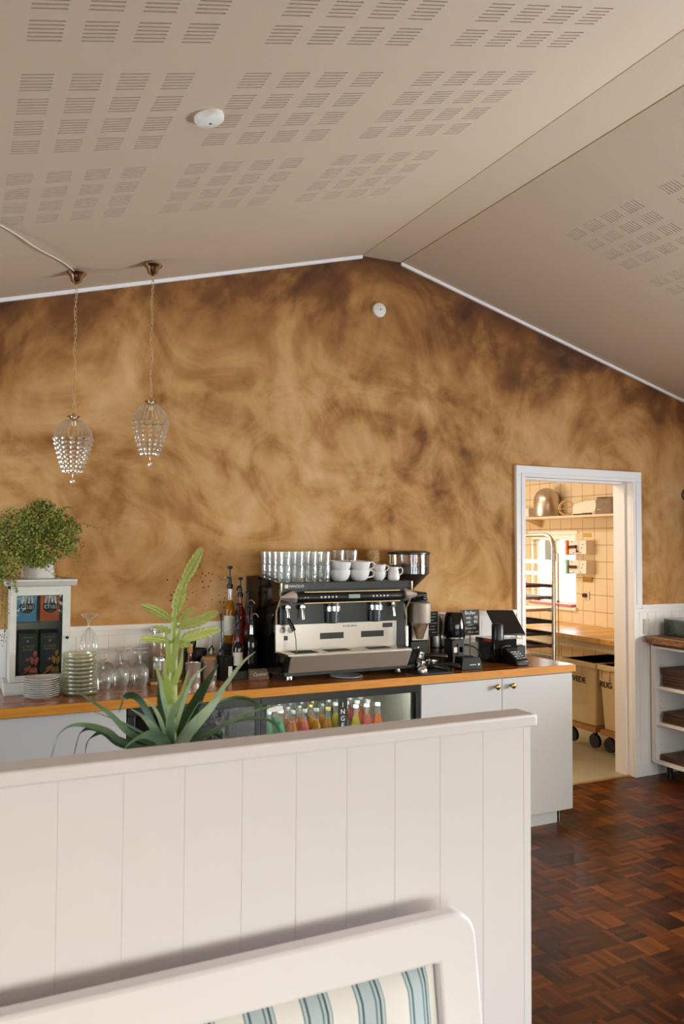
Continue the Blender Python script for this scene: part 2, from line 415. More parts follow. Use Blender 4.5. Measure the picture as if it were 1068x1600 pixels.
# wainscot of beaded boards with a cap rail
def wainscot(x0, x1, name):
    m = MB(); x = x0; ph = .786 % .0785
    k = math.floor((x0 - ph) / .0785)
    xs = [x0] + [ph + .0785 * j for j in range(k + 1, k + 200) if x0 + .005 < ph + .0785 * j < x1 - .005] + [x1]
    for a, b in zip(xs, xs[1:]): m.box((a + .0012, WY - .012, 0), (b - .0012, WY, 1.165))
    m.box((x0, WY - .008, 0), (x1, WY, 1.165))
    m.box((x0 if x0 < 4 else 4.341, WY - .022, 1.16), (x1, WY, 1.186)); m.box((x0, WY - .016, 1.135), (x1, WY, 1.16))
    return struct(m.build(name, 'white', bevel=.001))
wainscot(LX, 3.252, 'trim_2'); wainscot(4.285, RX, 'trim_3')
struct(MB().box((4.284, WY - .02, 0), (RX, WY - .011, .085)).build('baseboard_back', 'white', bevel=.002))
# door casing and jambs
m = MB()
for a, b in (((3.252, 0), (3.324, 2.115)), ((4.263, 0), (4.34, 2.115))):
    m.box((a[0], WY - .022, 1.164 if a[0] > 4 else 0), (b[0], WY, 2.045))
m.box((4.263, WY - .022, 0), (4.2835, WY, 1.164)); m.box((3.252, WY - .022, 2.045), (4.34, WY, 2.1155))
m.box((3.30, WY - .027, 2.05), (4.287, WY - .022, 2.066)); m.box((4.285, WY - .027, 1.187), (4.297, WY - .022, 2.05)); m.box((3.29, WY - .027, 0), (3.30, WY - .022, 2.066))
m.box((DX0 - .02, WY, 0), (DX0, KY, DZ)); m.box((DX1, WY, 0), (DX1 + .02, KY, DZ)); m.box((DX0, WY, DZ), (DX1, KY, DZ + .02))
m.box((DX1 - .012, WY + .05, 0), (DX1, KY, DZ - .012)); m.box((DX0, WY + .05, 0), (DX0 + .012, KY, DZ - .012)); m.box((DX0, WY + .05, DZ - .012), (DX1, KY, DZ))
struct(m.build('door_1', 'white', bevel=.0015))
# ceiling with slotted acoustic boards
def slope(name, sgn, x_edge, x_end, us):
    U = [0]; span = abs(x_end - x_edge) / cs
    cells_u = []
    for u0 in us:
        for k in range(4):
            a = u0 + .1255 * k
            if a + .08 < span - .05: cells_u.append((a, a + .08))
    for a, b in cells_u: U += [a, b]
    U.append(span)
    Y = [BY - .2]; cells_y = []
    for g in range(8, -1, -1):
        for j in range(4):
            y0 = 2.719 - .608 * g + .1255 * j
            for i in range(6):
                a = y0 + .0158 * i
                if a > BY + .1: cells_y.append((a, a + .0048))
    for a, b in cells_y: Y += [a, b]
    Y.append(WY)
    su = set(round(a, 5) for a, b in cells_u); sy = set(round(a, 5) for a, b in cells_y)
    def P(u, y, h=0): return (x_edge + sgn * (u * cs) + sgn * h * sn, y, RZ - u * sn + h * cs)
    v = []; f = []; nu, ny = len(U), len(Y)
    for y in Y:
        for u in U: v.append(P(u, y))
    for j in range(ny - 1):
        for i in range(nu - 1):
            q = (j*nu+i, j*nu+i+1, (j+1)*nu+i+1, (j+1)*nu+i)
            if round(U[i], 5) in su and round(Y[j], 5) in sy:
                o = len(v); H = .006
                v += [P(U[i], Y[j], H), P(U[i+1], Y[j], H), P(U[i+1], Y[j+1], H), P(U[i], Y[j+1], H)]
                f += [(o, o+1, o+2, o+3)] + [(q[k], q[(k+1) % 4], o + (k+1) % 4, o + k) for k in range(4)]
            else: f.append(q)
    # upper skin so the ceiling is solid
    o = len(v); v += [P(0, Y[0], .05), P(span, Y[0], .05), P(span, Y[-1], .05), P(0, Y[-1], .05)]; f.append((o, o+1, o+2, o+3))
    mb = MB(); mb.v = v; mb.f = f
    return struct(mb.build(name, 'ceiling', recalc=False))
slope('ceiling', -1, RL, LX - .2, [.417 + .606 * g for g in range(0, 6)])
slope('ceiling', 1, RR, RX + .2, [.405 + .606 * g for g in range(0, 4)])
struct(MB().box((RL, BY-.2, RZ), (RR, WY, RZ+.05)).build('ceiling', 'ceiling'))
MAT['seam'] = plain('ochre_joint', '#b08c4c', .6)
for i, x in enumerate((RL, RR)):
    struct(MB().box((x-.002, BY, RZ-.0015 - (.001 if i else 0)), (x+(.002 if not i else .0005), WY, RZ+.002)).build('trim_%d' % (4+i), 'seam'))
def cornice(name, x0, x1):
    m = MB(); z0, z1 = ceil_z(x0), ceil_z(x1); h = .018
    m.prism([(x0, z0-h), (x1, z1-h), (x1, z1), (x0, z0)], WY-.014, WY, 'xz'); return struct(m.build(name, 'white'))
cornice('trim_6', LX, RL); cornice('trim_7', RR, RX)
# side walls and front wall with windows
def wall_open(name, axis, pos, th, a0, a1, top, holes, mat):
    """wall along an axis with rectangular window openings (s0, s1, z0, z1)"""
    m = MB()
    def bx(s0, s1, z0, z1):
        if axis == 'y': m.box((pos, s0, z0), (pos + th, s1, z1))
        else: m.box((s0, pos, z0), (s1, pos + th, z1))
    holes = sorted(holes); cur = a0
    for s0, s1, z0, z1 in holes:
        bx(cur, s0, 0, top); bx(s0, s1, 0, z0); bx(s0, s1, z1, top); cur = s1
    bx(cur, a1, 0, top); return struct(m.build(name, mat))
MAT['room_wall'] = plain('pale_wall', '#cfc6b8', .8, var=.03)
MAT['room_wall2'] = plain('side_wall', '#b5a184', .85, var=.1, nscale=3)
RW = [(-3.4, -1.8, .75, 2.15), (.6, 2.7, .8, 1.95)]
FWN = [(-.9, .9, .55, 2.15), (1.5, 3.3, .55, 2.15), (3.7, 4.9, .55, 2.15)]
wall_open('wall_right', 'y', RX, .2, BY, WY, ceil_z(RX)+.12, RW, 'room_wall2')
LW = [(1.95, 3.6, .8, 2.0)]  # added opening, out of view, lets fill light onto back wall and ceiling
wall_open('wall_left', 'y', LX-.2, .2, BY, WY, ceil_z(LX)+.12, LW, 'room_wall')
m = MB(); cur = LX-.2
for s0, s1, z0, z1 in FWN:
    m.prism(gable(cur, s0, 0), BY-.2, BY, 'xz'); m.box((s0, BY-.2, 0), (s1, BY, z0)); m.prism(gable(s0, s1, z1), BY-.2, BY, 'xz'); cur = s1
m.prism(gable(cur, RX+.2, 0), BY-.2, BY, 'xz'); struct(m.build('wall_front', 'room_wall'))
nwin = 0
def window(axis, pos, s0, s1, z0, z1, mull=2):
    global nwin; nwin += 1
    r = thing('window_%d' % nwin, None, None, (0, 0, 0)); r['kind'] = 'structure'
    def bx(m, a, b, c, d, t0=.06, t1=.12):
        if axis == 'y': m.box((pos + t0, a, c), (pos + t1, b, d))
        else: m.box((a, pos + t0, c), (b, pos + t1, d))
    m = MB(); e = .05
    bx(m, s0, s0+e, z0, z1); bx(m, s1-e, s1, z0, z1); bx(m, s0, s1, z0, z0+e); bx(m, s0, s1, z1-e, z1)
    for k in range(1, mull): x = s0 + (s1-s0)*k/mull; bx(m, x-.02, x+.02, z0, z1)
    m.build('window_frame', 'white', r); g = MB(); bx(g, s0+e, s1-e, z0+e, z1-e, .085, .089); g.build('pane', 'window_glass', r)
    return r
for h in RW: window('y', RX, *h)
for h in LW: window('y', LX-.2, *h)  # frame and pane for the added left opening
for h in FWN: window('x', BY-.2, *h)
# low partition
PX = 1.374 + .024; PY0, PY1, PZ = 1.735, 1.797, 1.15
m = MB(); xs = [1.398] + [1.374 - .1305 * k for k in range(0, 24)] ; xs = [x for x in xs if x > LX] + [LX]
for a, b in zip(xs[1:], xs): m.box((a + .0006, PY0, .0), (b - .0006, PY1, PZ - .03))
m.box((LX, PY0 + .0016, 0), (1.397, PY1 - .0016, PZ - .03))
struct(m.build('wall_partition', 'partition', bevel=.0008))
struct(MB().box((LX, 1.7185, PZ - .032), (1.409, 1.808, PZ)).build('trim_8', 'partition', bevel=.006))
# kitchen shell
def kwall(name, a, b, holes=None): return
KX = 5.15
KH = [(5.735, 6.36, 1.02, 1.70)]
wall_open('wall_kitchen_right', 'y', KX, .15, KY, 8.2, 2.62, KH, 'tiles')
struct(MB().box((2.4, 8.0, 0), (KX, 8.2, 2.62)).build('wall_kitchen_back', 'tiles'))
struct(MB().box((2.4, KY, 0), (2.55, 8.0, 2.62)).build('wall_kitchen_left', 'tiles'))
struct(MB().box((2.4, KY, 2.6), (KX + .15, 8.2, 2.7)).build('ceiling', 'white'))
kw = window('y', KX, *KH[0], mull=2)
m = MB(); m.box((KX - .012, 5.70, 1.70), (KX + .06, 6.4, 1.735)); m.box((KX + .0, 5.735, 1.655), (KX + .06, 6.36, 1.70)); m.box((KX - .03, 5.71, 1.0), (KX + .08, 6.38, 1.03))
struct(m.build('trim_9', 'white', bevel=.002))
# ================================================================== COUNTER
CT = .908; CF = 3.665; CB = 4.163
r = thing('worktop', 'long oiled wooden worktop running along the ochre wall', 'worktop', (.09, 3.645, .867))
MB().box((.09, 3.652, .868), (3.266, CB, CT)).build('board', 'worktop', r, bevel=.002)
MB().box((.09, 3.645, .867), (3.268, 3.6525, CT - .0003)).build('front_edge', 'worktop_edge', r, bevel=.001)
r = thing('end_panel', 'white upright panel closing the left end of the wooden worktop', 'panel', (-.1, 3.63, 0))
MB().box((-.1, 3.63, 0), (.087, CB, .905)).build('panel', 'grey_white', r, bevel=.002)
r = thing('base_cabinet', 'plain pale grey cabinet below the left end of the worktop', 'cabinet', (.09, CF, 0))
MB().box((.09, CF + .018, .08), (.708, CB, .866)).build('body', 'grey_white', r)
MB().box((.092, CF, .08), (.705, CF + .017, .862)).build('door', 'grey_white', r, bevel=.0015)
MB().box((.09, CF + .04, 0), (.708, CF + .055, .08)).build('plinth', 'grey_white', r)
r = thing('base_cabinet', 'white two-door cabinet with brass knobs at the right end of the counter', 'cabinet', (2.232, CF, 0))
MB().box((2.232, CF + .018, .078), (3.258, CB, .866)).build('body', 'grey_white', r)
for a, b, k in ((2.234, 2.7555, 2.713), (2.7585, 3.2575, 2.819)):
    d = MB().box((a, CF, .078), (b, CF + .017, .858)).build('door', 'grey_white', r, bevel=.0015)
    MB().lathe([(.006, 0), (.006, -.012), (.0155, -.02), (.016, -.026), (.011, -.03), (0, -.031)], (k, CF, .817), 20, 'y').build('knob', 'brass', d)
MB().box((2.232, CF + .035, 0), (3.185, CF + .05, .078)).box((3.17, CF + .035, 0), (3.188, CB, .078)).build('plinth', 'grey_white', r, bevel=.001)
# drinks fridges
def fridge(name, label, x0, x1, doors, dark):
    r = thing(name, label, 'fridge', (x0, CF, 0)); z0, z1 = .06, .864; yb = CB
    b = MB(); b.box((x0, CF+.02, z0), (x0+.03, yb, z1)); b.box((x1-.03, CF+.02, z0), (x1, yb, z1)); b.box((x0+.03, yb-.03, z0), (x1-.03, yb, z1))
    b.box((x0+.03, CF+.02, z0), (x1-.03, yb-.03, z0+.1)); b.box((x0+.03, CF+.02, z1-.03), (x1-.03, yb-.03, z1)); b.build('cabinet', 'dark_green', r)
    l = MB(); i0, i1 = x0+.031, x1-.031
    l.box((i0, CF+.04, z0+.101), (i0+.006, yb-.031, z1-.031)); l.box((i1-.006, CF+.04, z0+.101), (i1, yb-.031, z1-.031)); l.box((i0+.006, yb-.04, z0+.101), (i1-.006, yb-.031, z1-.031)); l.box((i0+.006, CF+.04, z0+.101), (i1-.006, yb-.04, z0+.108))
    l.build('liner', 'black_matt' if dark else 'fridge_inner', r)
    f = MB(); f.box((x0, CF-.002, z1-.04), (x1, CF+.02, z1)); f.box((x0, CF-.002, z0), (x1, CF+.02, z0+.1)); f.box((x0, CF-.002, z0+.1), (x0+.032, CF+.02, z1-.04)); f.box((x1-.024, CF-.002, z0+.1), (x1, CF+.02, z1-.04))
    f.build('frame', 'dark_green', r, bevel=.002)
    s = MB()
    for k in range(40):
        x = i0 + .01 + (i1 - i0 - .02) * k / 39; s.box((x-.0012, CF+.06, .536), (x+.0012, yb-.05, .539))
    s.box((i0+.006, CF+.058, .533), (i1-.006, CF+.062, .5395)); s.box((i0+.006, yb-.052, .533), (i1-.006, yb-.048, .5395)); s.build('wire_shelf', 'chrome', r)
    for a, c in doors:
        d = MB().box((a, CF+.004, z0+.1), (c, CF+.008, z1-.04)).build('glass_door', 'door_glass_dark' if dark else 'door_glass', r)
    if not dark: MB().box((i0+.05, CF+.035, z1-.038), (i1-.05, CF+.055, z1-.0315)).build('light_tube', lit('fridge_lamp', '#ffffff', 22), r)
    for xx in (x0+.06, x1-.06):
        for yy in (CF+.08, yb-.08): MB().cyl((xx, yy, 0), .018, z0, 12).build('foot', 'black', r)
    return r
fridge('drinks_fridge', 'dark unlit glass-fronted fridge behind the spiky plant', .712, 1.335, [(.744, 1.311)], True)
fr = fridge('drinks_fridge', 'black-framed lit drinks fridge holding coloured bottles', 1.338, 2.229, [(1.37, 1.765), (1.78, 2.205)], False)
st = MB().box((1.747, CF-.006, .16), (1.797, CF-.0025, .826)).build('door_strip', 'black', fr)
for k, ch in enumerate('INGE'): text(ch, .034, (1.772, CF-.0068, .793 - .034 * k), 'white_print', st, 'letter')
pl = MB().box((1.376, CF-.004, .79), (1.45, CF-.0025, .815)).build('sticker', 'white_print', fr)
# soda bottles
def bottle(col, cap, label, loc, lab='label_a'):
    z = 0; m = MB().lathe([(.024, 0), (.029, .004), (.0295, .09), (.028, .112), (.019, .14), (.0135, .158)], (0, 0, 0), 14)
    o = m.build('soda_bottle', 'soda_' + col, None); o.location = loc
    MB().lathe([(.0138, .156), (.0125, .185), (.0128, .2)], n=12).build('neck', 'glass', o, local=True)
    MB().lathe([(.0150, .196), (.0152, .206), (.013, .211), (0, .2115)], n=12).build('cap', cap, o, local=True)
    MB().lathe([(.0299, .03), (.0299, .085)], n=16, capped=False).build('label', lab, o, local=True)
    o['category'] = 'bottle'; o['label'] = label; return o
MAT['label_a'] = plain('orange_label', '#c98a3a', .5, var=.5, nscale=120)
MAT['label_g'] = plain('green_label', '#4fae74', .5, var=.4, nscale=120)
MAT['label_y'] = plain('lime_label', '#c3cf6a', .5, var=.3, nscale=120)
MAT['label_w'] = plain('white_label', '#e3dccb', .5, var=.2, nscale=120)
MAT['cap_w'] = plain('white_cap', '#e9e7e2', .4); MAT['cap_g'] = plain('silver_cap', '#a9aaa5', .3, .6); MAT['cap_gold'] = plain('gold_cap', '#c8b268', .35, .6)
ords = ['first', 'second', 'third', 'fourth', 'fifth', 'sixth']; rows = ['front row', 'second row', 'third row', 'back row']
protos = {}
def put_bottle(col, cap, lab, pos, label, group, tall=1):
    key = (col, cap, lab)
    if key not in protos: o = protos[key] = bottle(col, cap, label, pos, lab)
    else:
        o = dup(protos[key], pos, label)
    o['label'] = label; o['group'] = group; o.scale = (1, 1, tall); return o
cname = {'green': 'green', 'orange': 'orange', 'amber': 'amber', 'yellow': 'yellow', 'pink': 'pink', 'tangerine': 'bright orange', 'red': 'dark red', 'teal': 'teal'}
for ro in range(4):
    for c_ in range(6):
        if c_ < 2: col, cap, lab = 'green', 'cap_w', 'label_g'
        elif c_ == 2: col, cap, lab = 'orange', 'cap_g', 'label_y'
        elif c_ == 3: col, cap, lab = ('pink' if ro == 0 else 'orange'), 'cap_g', ('label_y' if ro == 0 else 'label_a')
        else: col, cap, lab = 'amber', ('cap_gold' if (ro + c_) % 2 else 'cap_g'), 'label_a'
        put_bottle(col, cap, lab, (1.413 + .0645 * c_ + .012 * (ro % 2), CF + .095 + .1 * ro, .5395), '%s soda bottle behind left fridge door, %s, %s from left' % (cname[col], rows[ro], ords[c_]), 'bottles in the drinks fridge', 1.08 if c_ > 1 else 1.13)
cc = ['teal', 'yellow', 'pink', 'tangerine']
for ro in range(4):
    for c_ in range(4):
        col = cc[c_] if ro in (0, 2) else ['yellow', 'red', 'tangerine', 'orange'][c_]
        put_bottle(col, 'cap_w', 'label_w', (1.832 + .064 * c_ - .006 * (ro % 2), CF + .095 + .1 * ro, .5395), '%s soda bottle with white cap behind right fridge door, %s, %s from left' % (cname[col], rows[ro], ords[c_]), 'bottles in the drinks fridge', 1.08)
# ================================================================== DISPLAY CABINET
x0, x1, y0, y1, zt = .236, .497, 3.965, 4.155, 1.40
r = thing('display_cabinet', 'small chalky white glazed cabinet holding tea boxes at the worktop left end', 'cabinet', (.366, 4.06, CT))
b = MB(); b.box((x0, y0+.02, CT+.05), (x0+.016, y1, zt)); b.box((x1-.016, y0+.02, CT+.05), (x1, y1, zt)); b.box((x0+.016, y1-.012, CT+.05), (x1-.016, y1, zt)); b.box((x0, y0+.02, zt-.02), (x1, y1, zt)); b.box((x0+.016, y0+.02, CT+.05), (x1-.016, y1-.012, CT+.066))
b.build('carcass', 'old_white', r, bevel=.001)
b = MB(); b.prism([(y0-.022, CT), (y1, CT), (y1, CT+.052), (y0, CT+.052), (y0-.006, CT+.04), (y0-.012, CT+.018), (y0-.022, CT+.012)], x0-.022, x1+.022, 'yz').build('base_moulding', 'old_white', r, bevel=.001)
MB().prism([(y0-.004, zt), (y0-.028, zt+.022), (y0-.028, zt+.03), (y1, zt+.03), (y1, zt)], x0-.022, x1+.026, 'yz').build('cornice', 'old_white', r, bevel=.001)
d = MB(); za, zb = CT+.054, zt-.002; d.box((x0, y0, za), (x0+.026, y0+.018, zb)); d.box((x1-.034, y0, za), (x1, y0+.018, zb)); d.box((x0+.026, y0, zb-.042), (x1-.034, y0+.018, zb)); d.box((x0+.026, y0, za), (x1-.034, y0+.018, za+.028))
d = d.build('door', 'old_white', r, bevel=.0015)
MB().box((x0+.02, y0+.008, za+.02), (x1-.028, y0+.0105, zb-.034)).build('pane', 'cab_glass', d)
MB().lathe([(.004, 0), (.004, -.008), (.0075, -.012), (.007, -.018), (0, -.02)], (x1-.014, y0, 1.158), 14, 'y').build('knob', 'black', d)
MB().box((x0+.0165, y0+.03, 1.228), (x1-.0165, y1-.014, 1.234)).build('shelf', 'glass', r)
for i, (bx, card, nm) in enumerate(((.264, 'blue_card', 'blue'), (.366, 'orange_card', 'orange'))):
    q = thing('tea_box', '%s tea box with a dark round picture on the upper cabinet shelf' % nm, 'box', (bx + .042, 4.02, 1.2342), 'tea boxes in the white cabinet')
    MB().box((bx, y0+.032, 1.2342), (bx+.086, y0+.092, 1.353)).build('carton', card, q, bevel=.001)
    yy = y0 + .0318
    MB().lathe([(0, 0), (.033, 0), (.033, -.0006), (0, -.0006)], (bx+.045, yy, 1.305), 24, 'y').build('round_picture', 'brown_print', q)
    m = MB()
    for k in range(4): m.q([(bx+.018+k*.015, yy-.001, 1.318), (bx+.027+k*.015, yy-.001, 1.318), (bx+.034+k*.012, yy-.001, 1.352), (bx+.024+k*.012, yy-.001, 1.352)], [(0, 1, 2, 3)])
    m.build('picture', 'white_print', q); text('chai', .036, (bx+.046, yy-.0014, 1.303), 'white_print', q); text('LATTE', .008, (bx+.045, yy-.0014, 1.28), 'gold_print', q)
for i, (bx, pr, nm) in enumerate(((.275, 'pink_print', 'pink'), (.371, 'orange_print', 'orange'))):
    for back in (0, 1):
        yb0 = y0 + .034 + back * .068; zz = CT + .0662
        q = thing('tea_box', ('dark green tea box printed with %s flowers on the cabinet floor' if not back else 'dark tea box standing behind the one with %s flowers') % nm, 'box', (bx + .04, yb0 + .03, zz), 'tea boxes in the white cabinet')
        MB().box((bx, yb0, zz), (bx + .083, yb0+.06, 1.178 + .006*back)).build('carton', 'dark_card', q, bevel=.001)
        if back: continue
        yy = yb0 - .0004
        text("A.C. PERCH'S", .0125, (bx+.041, yy, 1.118), 'gold_print', q, width=.055); text('THEHANDEL', .011, (bx+.041, yy, 1.104), 'gold_print', q, width=.052)
        m = MB().box((bx+.018, yy-.0004, 1.158), (bx+.064, yy, 1.1605)); m.lathe([(0, 0), (.006, 0), (.006, -.0005), (0, -.0005)], (bx+.041, yy, 1.143), 6, 'y'); m.build('crest', 'gold_print', q)
        m = MB()
        def petal(cx, cz, ang, L, w):
            ca, sa = math.cos(ang), math.sin(ang); pts = []
            for t in range(12):
                a = 2*PI*t/12; u, v = L/2*math.cos(a), w/2*math.sin(a)*(1+.3*math.cos(a)); pts.append((cx+u*ca-v*sa, yy-.0005, cz+u*sa+v*ca))
            m.q(pts, [tuple(range(12))])
        for a_ in ((.072, 1.083, 1.4, .03, .016), (.062, 1.05, 1.9, .045, .018), (.076, 1.045, 1.2, .05, .018), (.04, 1.058, 0, .014, .014), (.045, 1.02, .4, .05, .014), (.06, 1.012, 1.2, .05, .02), (.03, 1.0, .7, .05, .008), (.075, 1.0, 1.7, .045, .018), (.012, .986, .9, .03, .006), (.055, .99, .2, .045, .014)):
            petal(bx + a_[0], a_[1], *a_[2:])
        m.build('flower_print', pr, q)
# wire vine in a whitewashed basket on the cabinet
def vine():
    c = Vector((.36, 4.06, zt + .03)); r = thing('wire_vine', 'bushy green trailing vine in a whitewashed basket on top of the glazed cabinet', 'plant', c)
    m = MB(); prof = [(.072, 0), (.075, .006)]
    for k in range(8): prof += [(.074 + .003 * (k % 2) - .0016*k, .012 + .009*k)]
    prof += [(.064, .088), (.058, .088), (.056, .05)]
    m.lathe(prof, c, 28).build('basket', 'old_white', r)
    MB().cyl(c + Vector((0, 0, .06)), .058, .02, 20).build('soil', 'soil', r)
    rnd = random.Random(3); lv = MB(); stv = MB()
    blobs = [((.37, 4.02, 1.69), (.13, .085, .10)), ((.25, 4.0, 1.66), (.13, .09, .10)), ((.46, 4.02, 1.65), (.09, .08, .085)), ((.16, 3.98, 1.6), (.08, .07, .11)), ((.30, 3.99, 1.58), (.12, .07, .07)), ((.47, 4.0, 1.575), (.06, .06, .05)), ((.37, 4.03, 1.77), (.055, .05, .04)), ((.23, 3.97, 1.5), (.07, .05, .07)), ((.36, 3.99, 1.535), (.10, .05, .04)), ((.17, 3.96, 1.48), (.045, .045, .09)), ((.35, 3.985, 1.515), (.085, .02, .035))]
    wts = [2.6, 2.4, 1.5, 1.3, 1.6, .45, .5, .6, .6, .6, .7]
    def leaf(p, s):
        a = rnd.uniform(0, 2*PI); n = Vector((rnd.gauss(0, 1), rnd.gauss(-.5, 1), rnd.gauss(.5, .8))).normalized()
        u = n.orthogonal().normalized(); v = n.cross(u); u2 = u*math.cos(a) + v*math.sin(a); v2 = n.cross(u2)
        lv.q([p - u2*s, p - u2*s*.4 - v2*s*.8, p + u2*s*.5 - v2*s*.75, p + u2*s, p + u2*s*.5 + v2*s*.75, p - u2*s*.4 + v2*s*.8], [(0, 1, 2, 3, 4, 5)])
    for i in range(7000):
        (bc, br) = rnd.choices(blobs, wts)[0]
        d = Vector((rnd.gauss(0, 1), rnd.gauss(0, 1), rnd.gauss(0, 1))).normalized() * (rnd.random() ** .38)
        p = Vector((bc[0] + d.x*br[0], bc[1] + d.y*br[1], bc[2] + d.z*br[2])); p.y = min(p.y, 4.15)
        p.y = p.y if p.z > 1.437 else min(p.y, 3.925)
        leaf(p, rnd.uniform(.0038, .0072))
    strands = [[(.25, 3.97, 1.5), (.225, 3.925, 1.42), (.212, 3.92, 1.3), (.208, 3.92, 1.15)], [(.2, 3.95, 1.5), (.185, 3.92, 1.4), (.17, 3.91, 1.25), (.18, 3.91, 1.18)], [(.24, 3.95, 1.48), (.25, 3.925, 1.42), (.258, 3.922, 1.37)], [(.5, 4.0, 1.62), (.54, 3.99, 1.6), (.535, 3.98, 1.53)], [(.5, 4.0, 1.68), (.56, 4.0, 1.69), (.615, 3.99, 1.672)], [(.36, 3.99, 1.5), (.42, 3.93, 1.45), (.47, 3.925, 1.437)],
               [(.42, 4.02, 1.74), (.47, 4.0, 1.77), (.5, 3.99, 1.765)], [(.19, 3.94, 1.5), (.2, 3.92, 1.35), (.195, 3.915, 1.26)], [(.5, 4.0, 1.6), (.515, 3.98, 1.55), (.525, 3.98, 1.5)]]
    for s_ in strands:
        sp = smooth_path(s_, 8); stv.tube(sp, .0008, 5)
        for p in sp:
            for _ in range(4 if s_[0][0] < .3 else 2): leaf(p + Vector((rnd.gauss(0, .008), rnd.gauss(0, .005), rnd.gauss(0, .006))), rnd.uniform(.003, .005))
    for k in range(26):
        b_ = blobs[k % 7][0]; stv.tube(smooth_path([c + Vector((0, 0, .075)), (c + Vector(b_))/2 + Vector((rnd.gauss(0, .02), 0, .05)), Vector(b_) + Vector((rnd.gauss(0, .04), rnd.gauss(0, .02), rnd.gauss(0, .03)))], 4), .001, 5)
    lv.build('foliage', 'vine', r, recalc=False); stv.build('stems', 'vine_stem', r)
vine()
# ================================================================== CROCKERY LEFT
def small_plate(name='plate'):
    return MB().lathe([(0, .002), (.04, .002), (.044, .0), (.047, .002), (.066, .009), (.0765, .0125), (.0768, .0142), (.066, .0112), (.046, .0045), (0, .0045)], n=32)
for k in range(9):
    if k == 0: p0 = small_plate().build('plate', 'plate_glaze', None)
    o = p0 if k == 0 else p0.copy()
    if k: C.objects.link(o)
    o.location = (.366, 3.852, CT + .0095 * k - .0001); tag(o, 'small grey-white plate in the stack before the glazed cabinet, %s' % ('topmost' if k == 8 else 'bottommost' if k == 0 else '%s from the bottom' % ['', 'second', 'third', 'fourth', 'fifth', 'sixth', 'seventh', 'eighth'][k]), 'plate', 'small plates stacked on the worktop')
gb = MB().lathe([(0, .004), (.045, .004), (.05, 0), (.066, .003), (.077, .010), (.0785, .019), (.0775, .022), (.0745, .0205), (.073, .012), (.062, .006), (.045, .0065), (0, .0065)], n=40)
for k in range(10):
    if k == 0: g0 = gb.build('glass_bowl', 'green_glass_bowl', None)
    o = g0 if k == 0 else g0.copy()
    if k: C.objects.link(o)
    o.location = (.531, 3.862, CT + .0181 * k); o.rotation_euler = (0, 0, k)
    tag(o, 'pale green glass bowl in the stack beside the plates, %s' % ('topmost' if k == 9 else 'bottommost' if k == 0 else '%s from the bottom' % ['', 'second', 'third', 'fourth', 'fifth', 'sixth', 'seventh', 'eighth', 'ninth'][k]), 'bowl', 'pale glass bowls stacked on the worktop')
# stem glasses upside down
def stem_glass(loc, label, rib=0, s=1):
    o = thing('stem_glass', label, 'glass', loc, 'stem glasses turned upside down on the worktop')
    MB().lathe([(.031, 0), (.0385, .03), (.041, .055), (.036, .078), (.018, .094), (.006, .1)], n=32, capped=False, rib=rib, ribn=12 if rib else 0).build('bowl', 'glass', o, local=True)
    MB().lathe([(.006, .098), (.0045, .112), (.0045, .135), (.007, .142)], n=12, capped=False).build('stem', 'glass', o, local=True)
    MB().lathe([(.007, .141), (.03, .146), (.033, .149), (.03, .151), (0, .151)], n=28).build('foot', 'glass', o, local=True)
    o.scale = (s,)*3; return o
sg = None
for i, (x, y, s, lb) in enumerate([(.645, 3.925, .97, 'beside the glass bowls'), (.735, 3.985, 1.06, 'in the middle of the front row'), (.826, 3.975, 1.08, 'at the right of the front row'), (.60, 4.08, 1.1, 'at the back left beside the cabinet, under another glass'), (.69, 4.10, 1.08, 'in the back row, second from left'), (.775, 4.11, 1.1, 'in the back row, third from left'), (.86, 4.11, 1.08, 'at the back right against the wainscot')]):
    lab = 'clear stem glass upside down, %s' % lb
    if sg is None: sg = stem_glass((x, y, CT), lab, 0, s)
    else: dup(sg, (x, y, CT), lab, 0, s)
o = thing('coupe_glass', 'ribbed glass upside down standing highest, stacked behind the glass bowls', 'glass', (.60, 4.08, CT + .151*1.1))
MB().lathe([(.042, 0), (.043, .03), (.034, .075), (.014, .105), (.008, .112)], n=48, capped=False, rib=.05, ribn=14).build('bowl', 'glass', o, local=True)
MB().lathe([(.008, .11), (.007, .13), (.014, .155)], n=14, capped=False).build('stem', 'glass', o, local=True)
MB().lathe([(.013, .153), (.036, .168), (.045, .178), (.042, .181), (0, .172)], n=32).build('foot', 'glass', o, local=True)
# tray, jar, shaker
tag(MB().box((.875, 3.955, CT), (1.03, 4.15, CT+.015)).build('wooden_tray', 'crate_wood', None, bevel=.002), 'small light wooden tray under the storage jar', 'tray')
r = thing('storage_jar', 'large clip-top glass jar of brown sugar on the wooden tray', 'jar', (.945, 4.098, CT+.015)); c = r.location
MB().lathe([(.044, 0), (.048, .006), (.048, .2), (.042, .22), (.042, .232)], c, 32, capped=False).build('jar', 'glass', r)
MB().lathe([(.0, .003), (.045, .003), (.0462, .01), (.0462, .165), (0, .168)], c, 28).build('contents', plain('brown_sugar', '#b07c48', .9, var=.15, nscale=80), r)
MB().lathe([(.044, .233), (.046, .24), (.044, .248), (.02, .256), (0, .258)], c, 28).build('lid', 'glass', r)
MB().lathe([(.0435, .226), (.0475, .229), (.0475, .236), (.0435, .238)], c, 28, capped=False).build('clip', 'chrome', r)
r = thing('sugar_shaker', 'small glass shaker with a steel lid in front of the big jar', 'shaker', (.925, 3.99, CT+.015)); c = r.location
MB().lathe([(.028, 0), (.0305, .004), (.0305, .1)], c, 24, capped=False).build('glass_body', 'glass', r)
MB().lathe([(0, .004), (.024, .004), (.024, .05), (0, .052)], c, 20).build('contents', 'brown_glass', r)
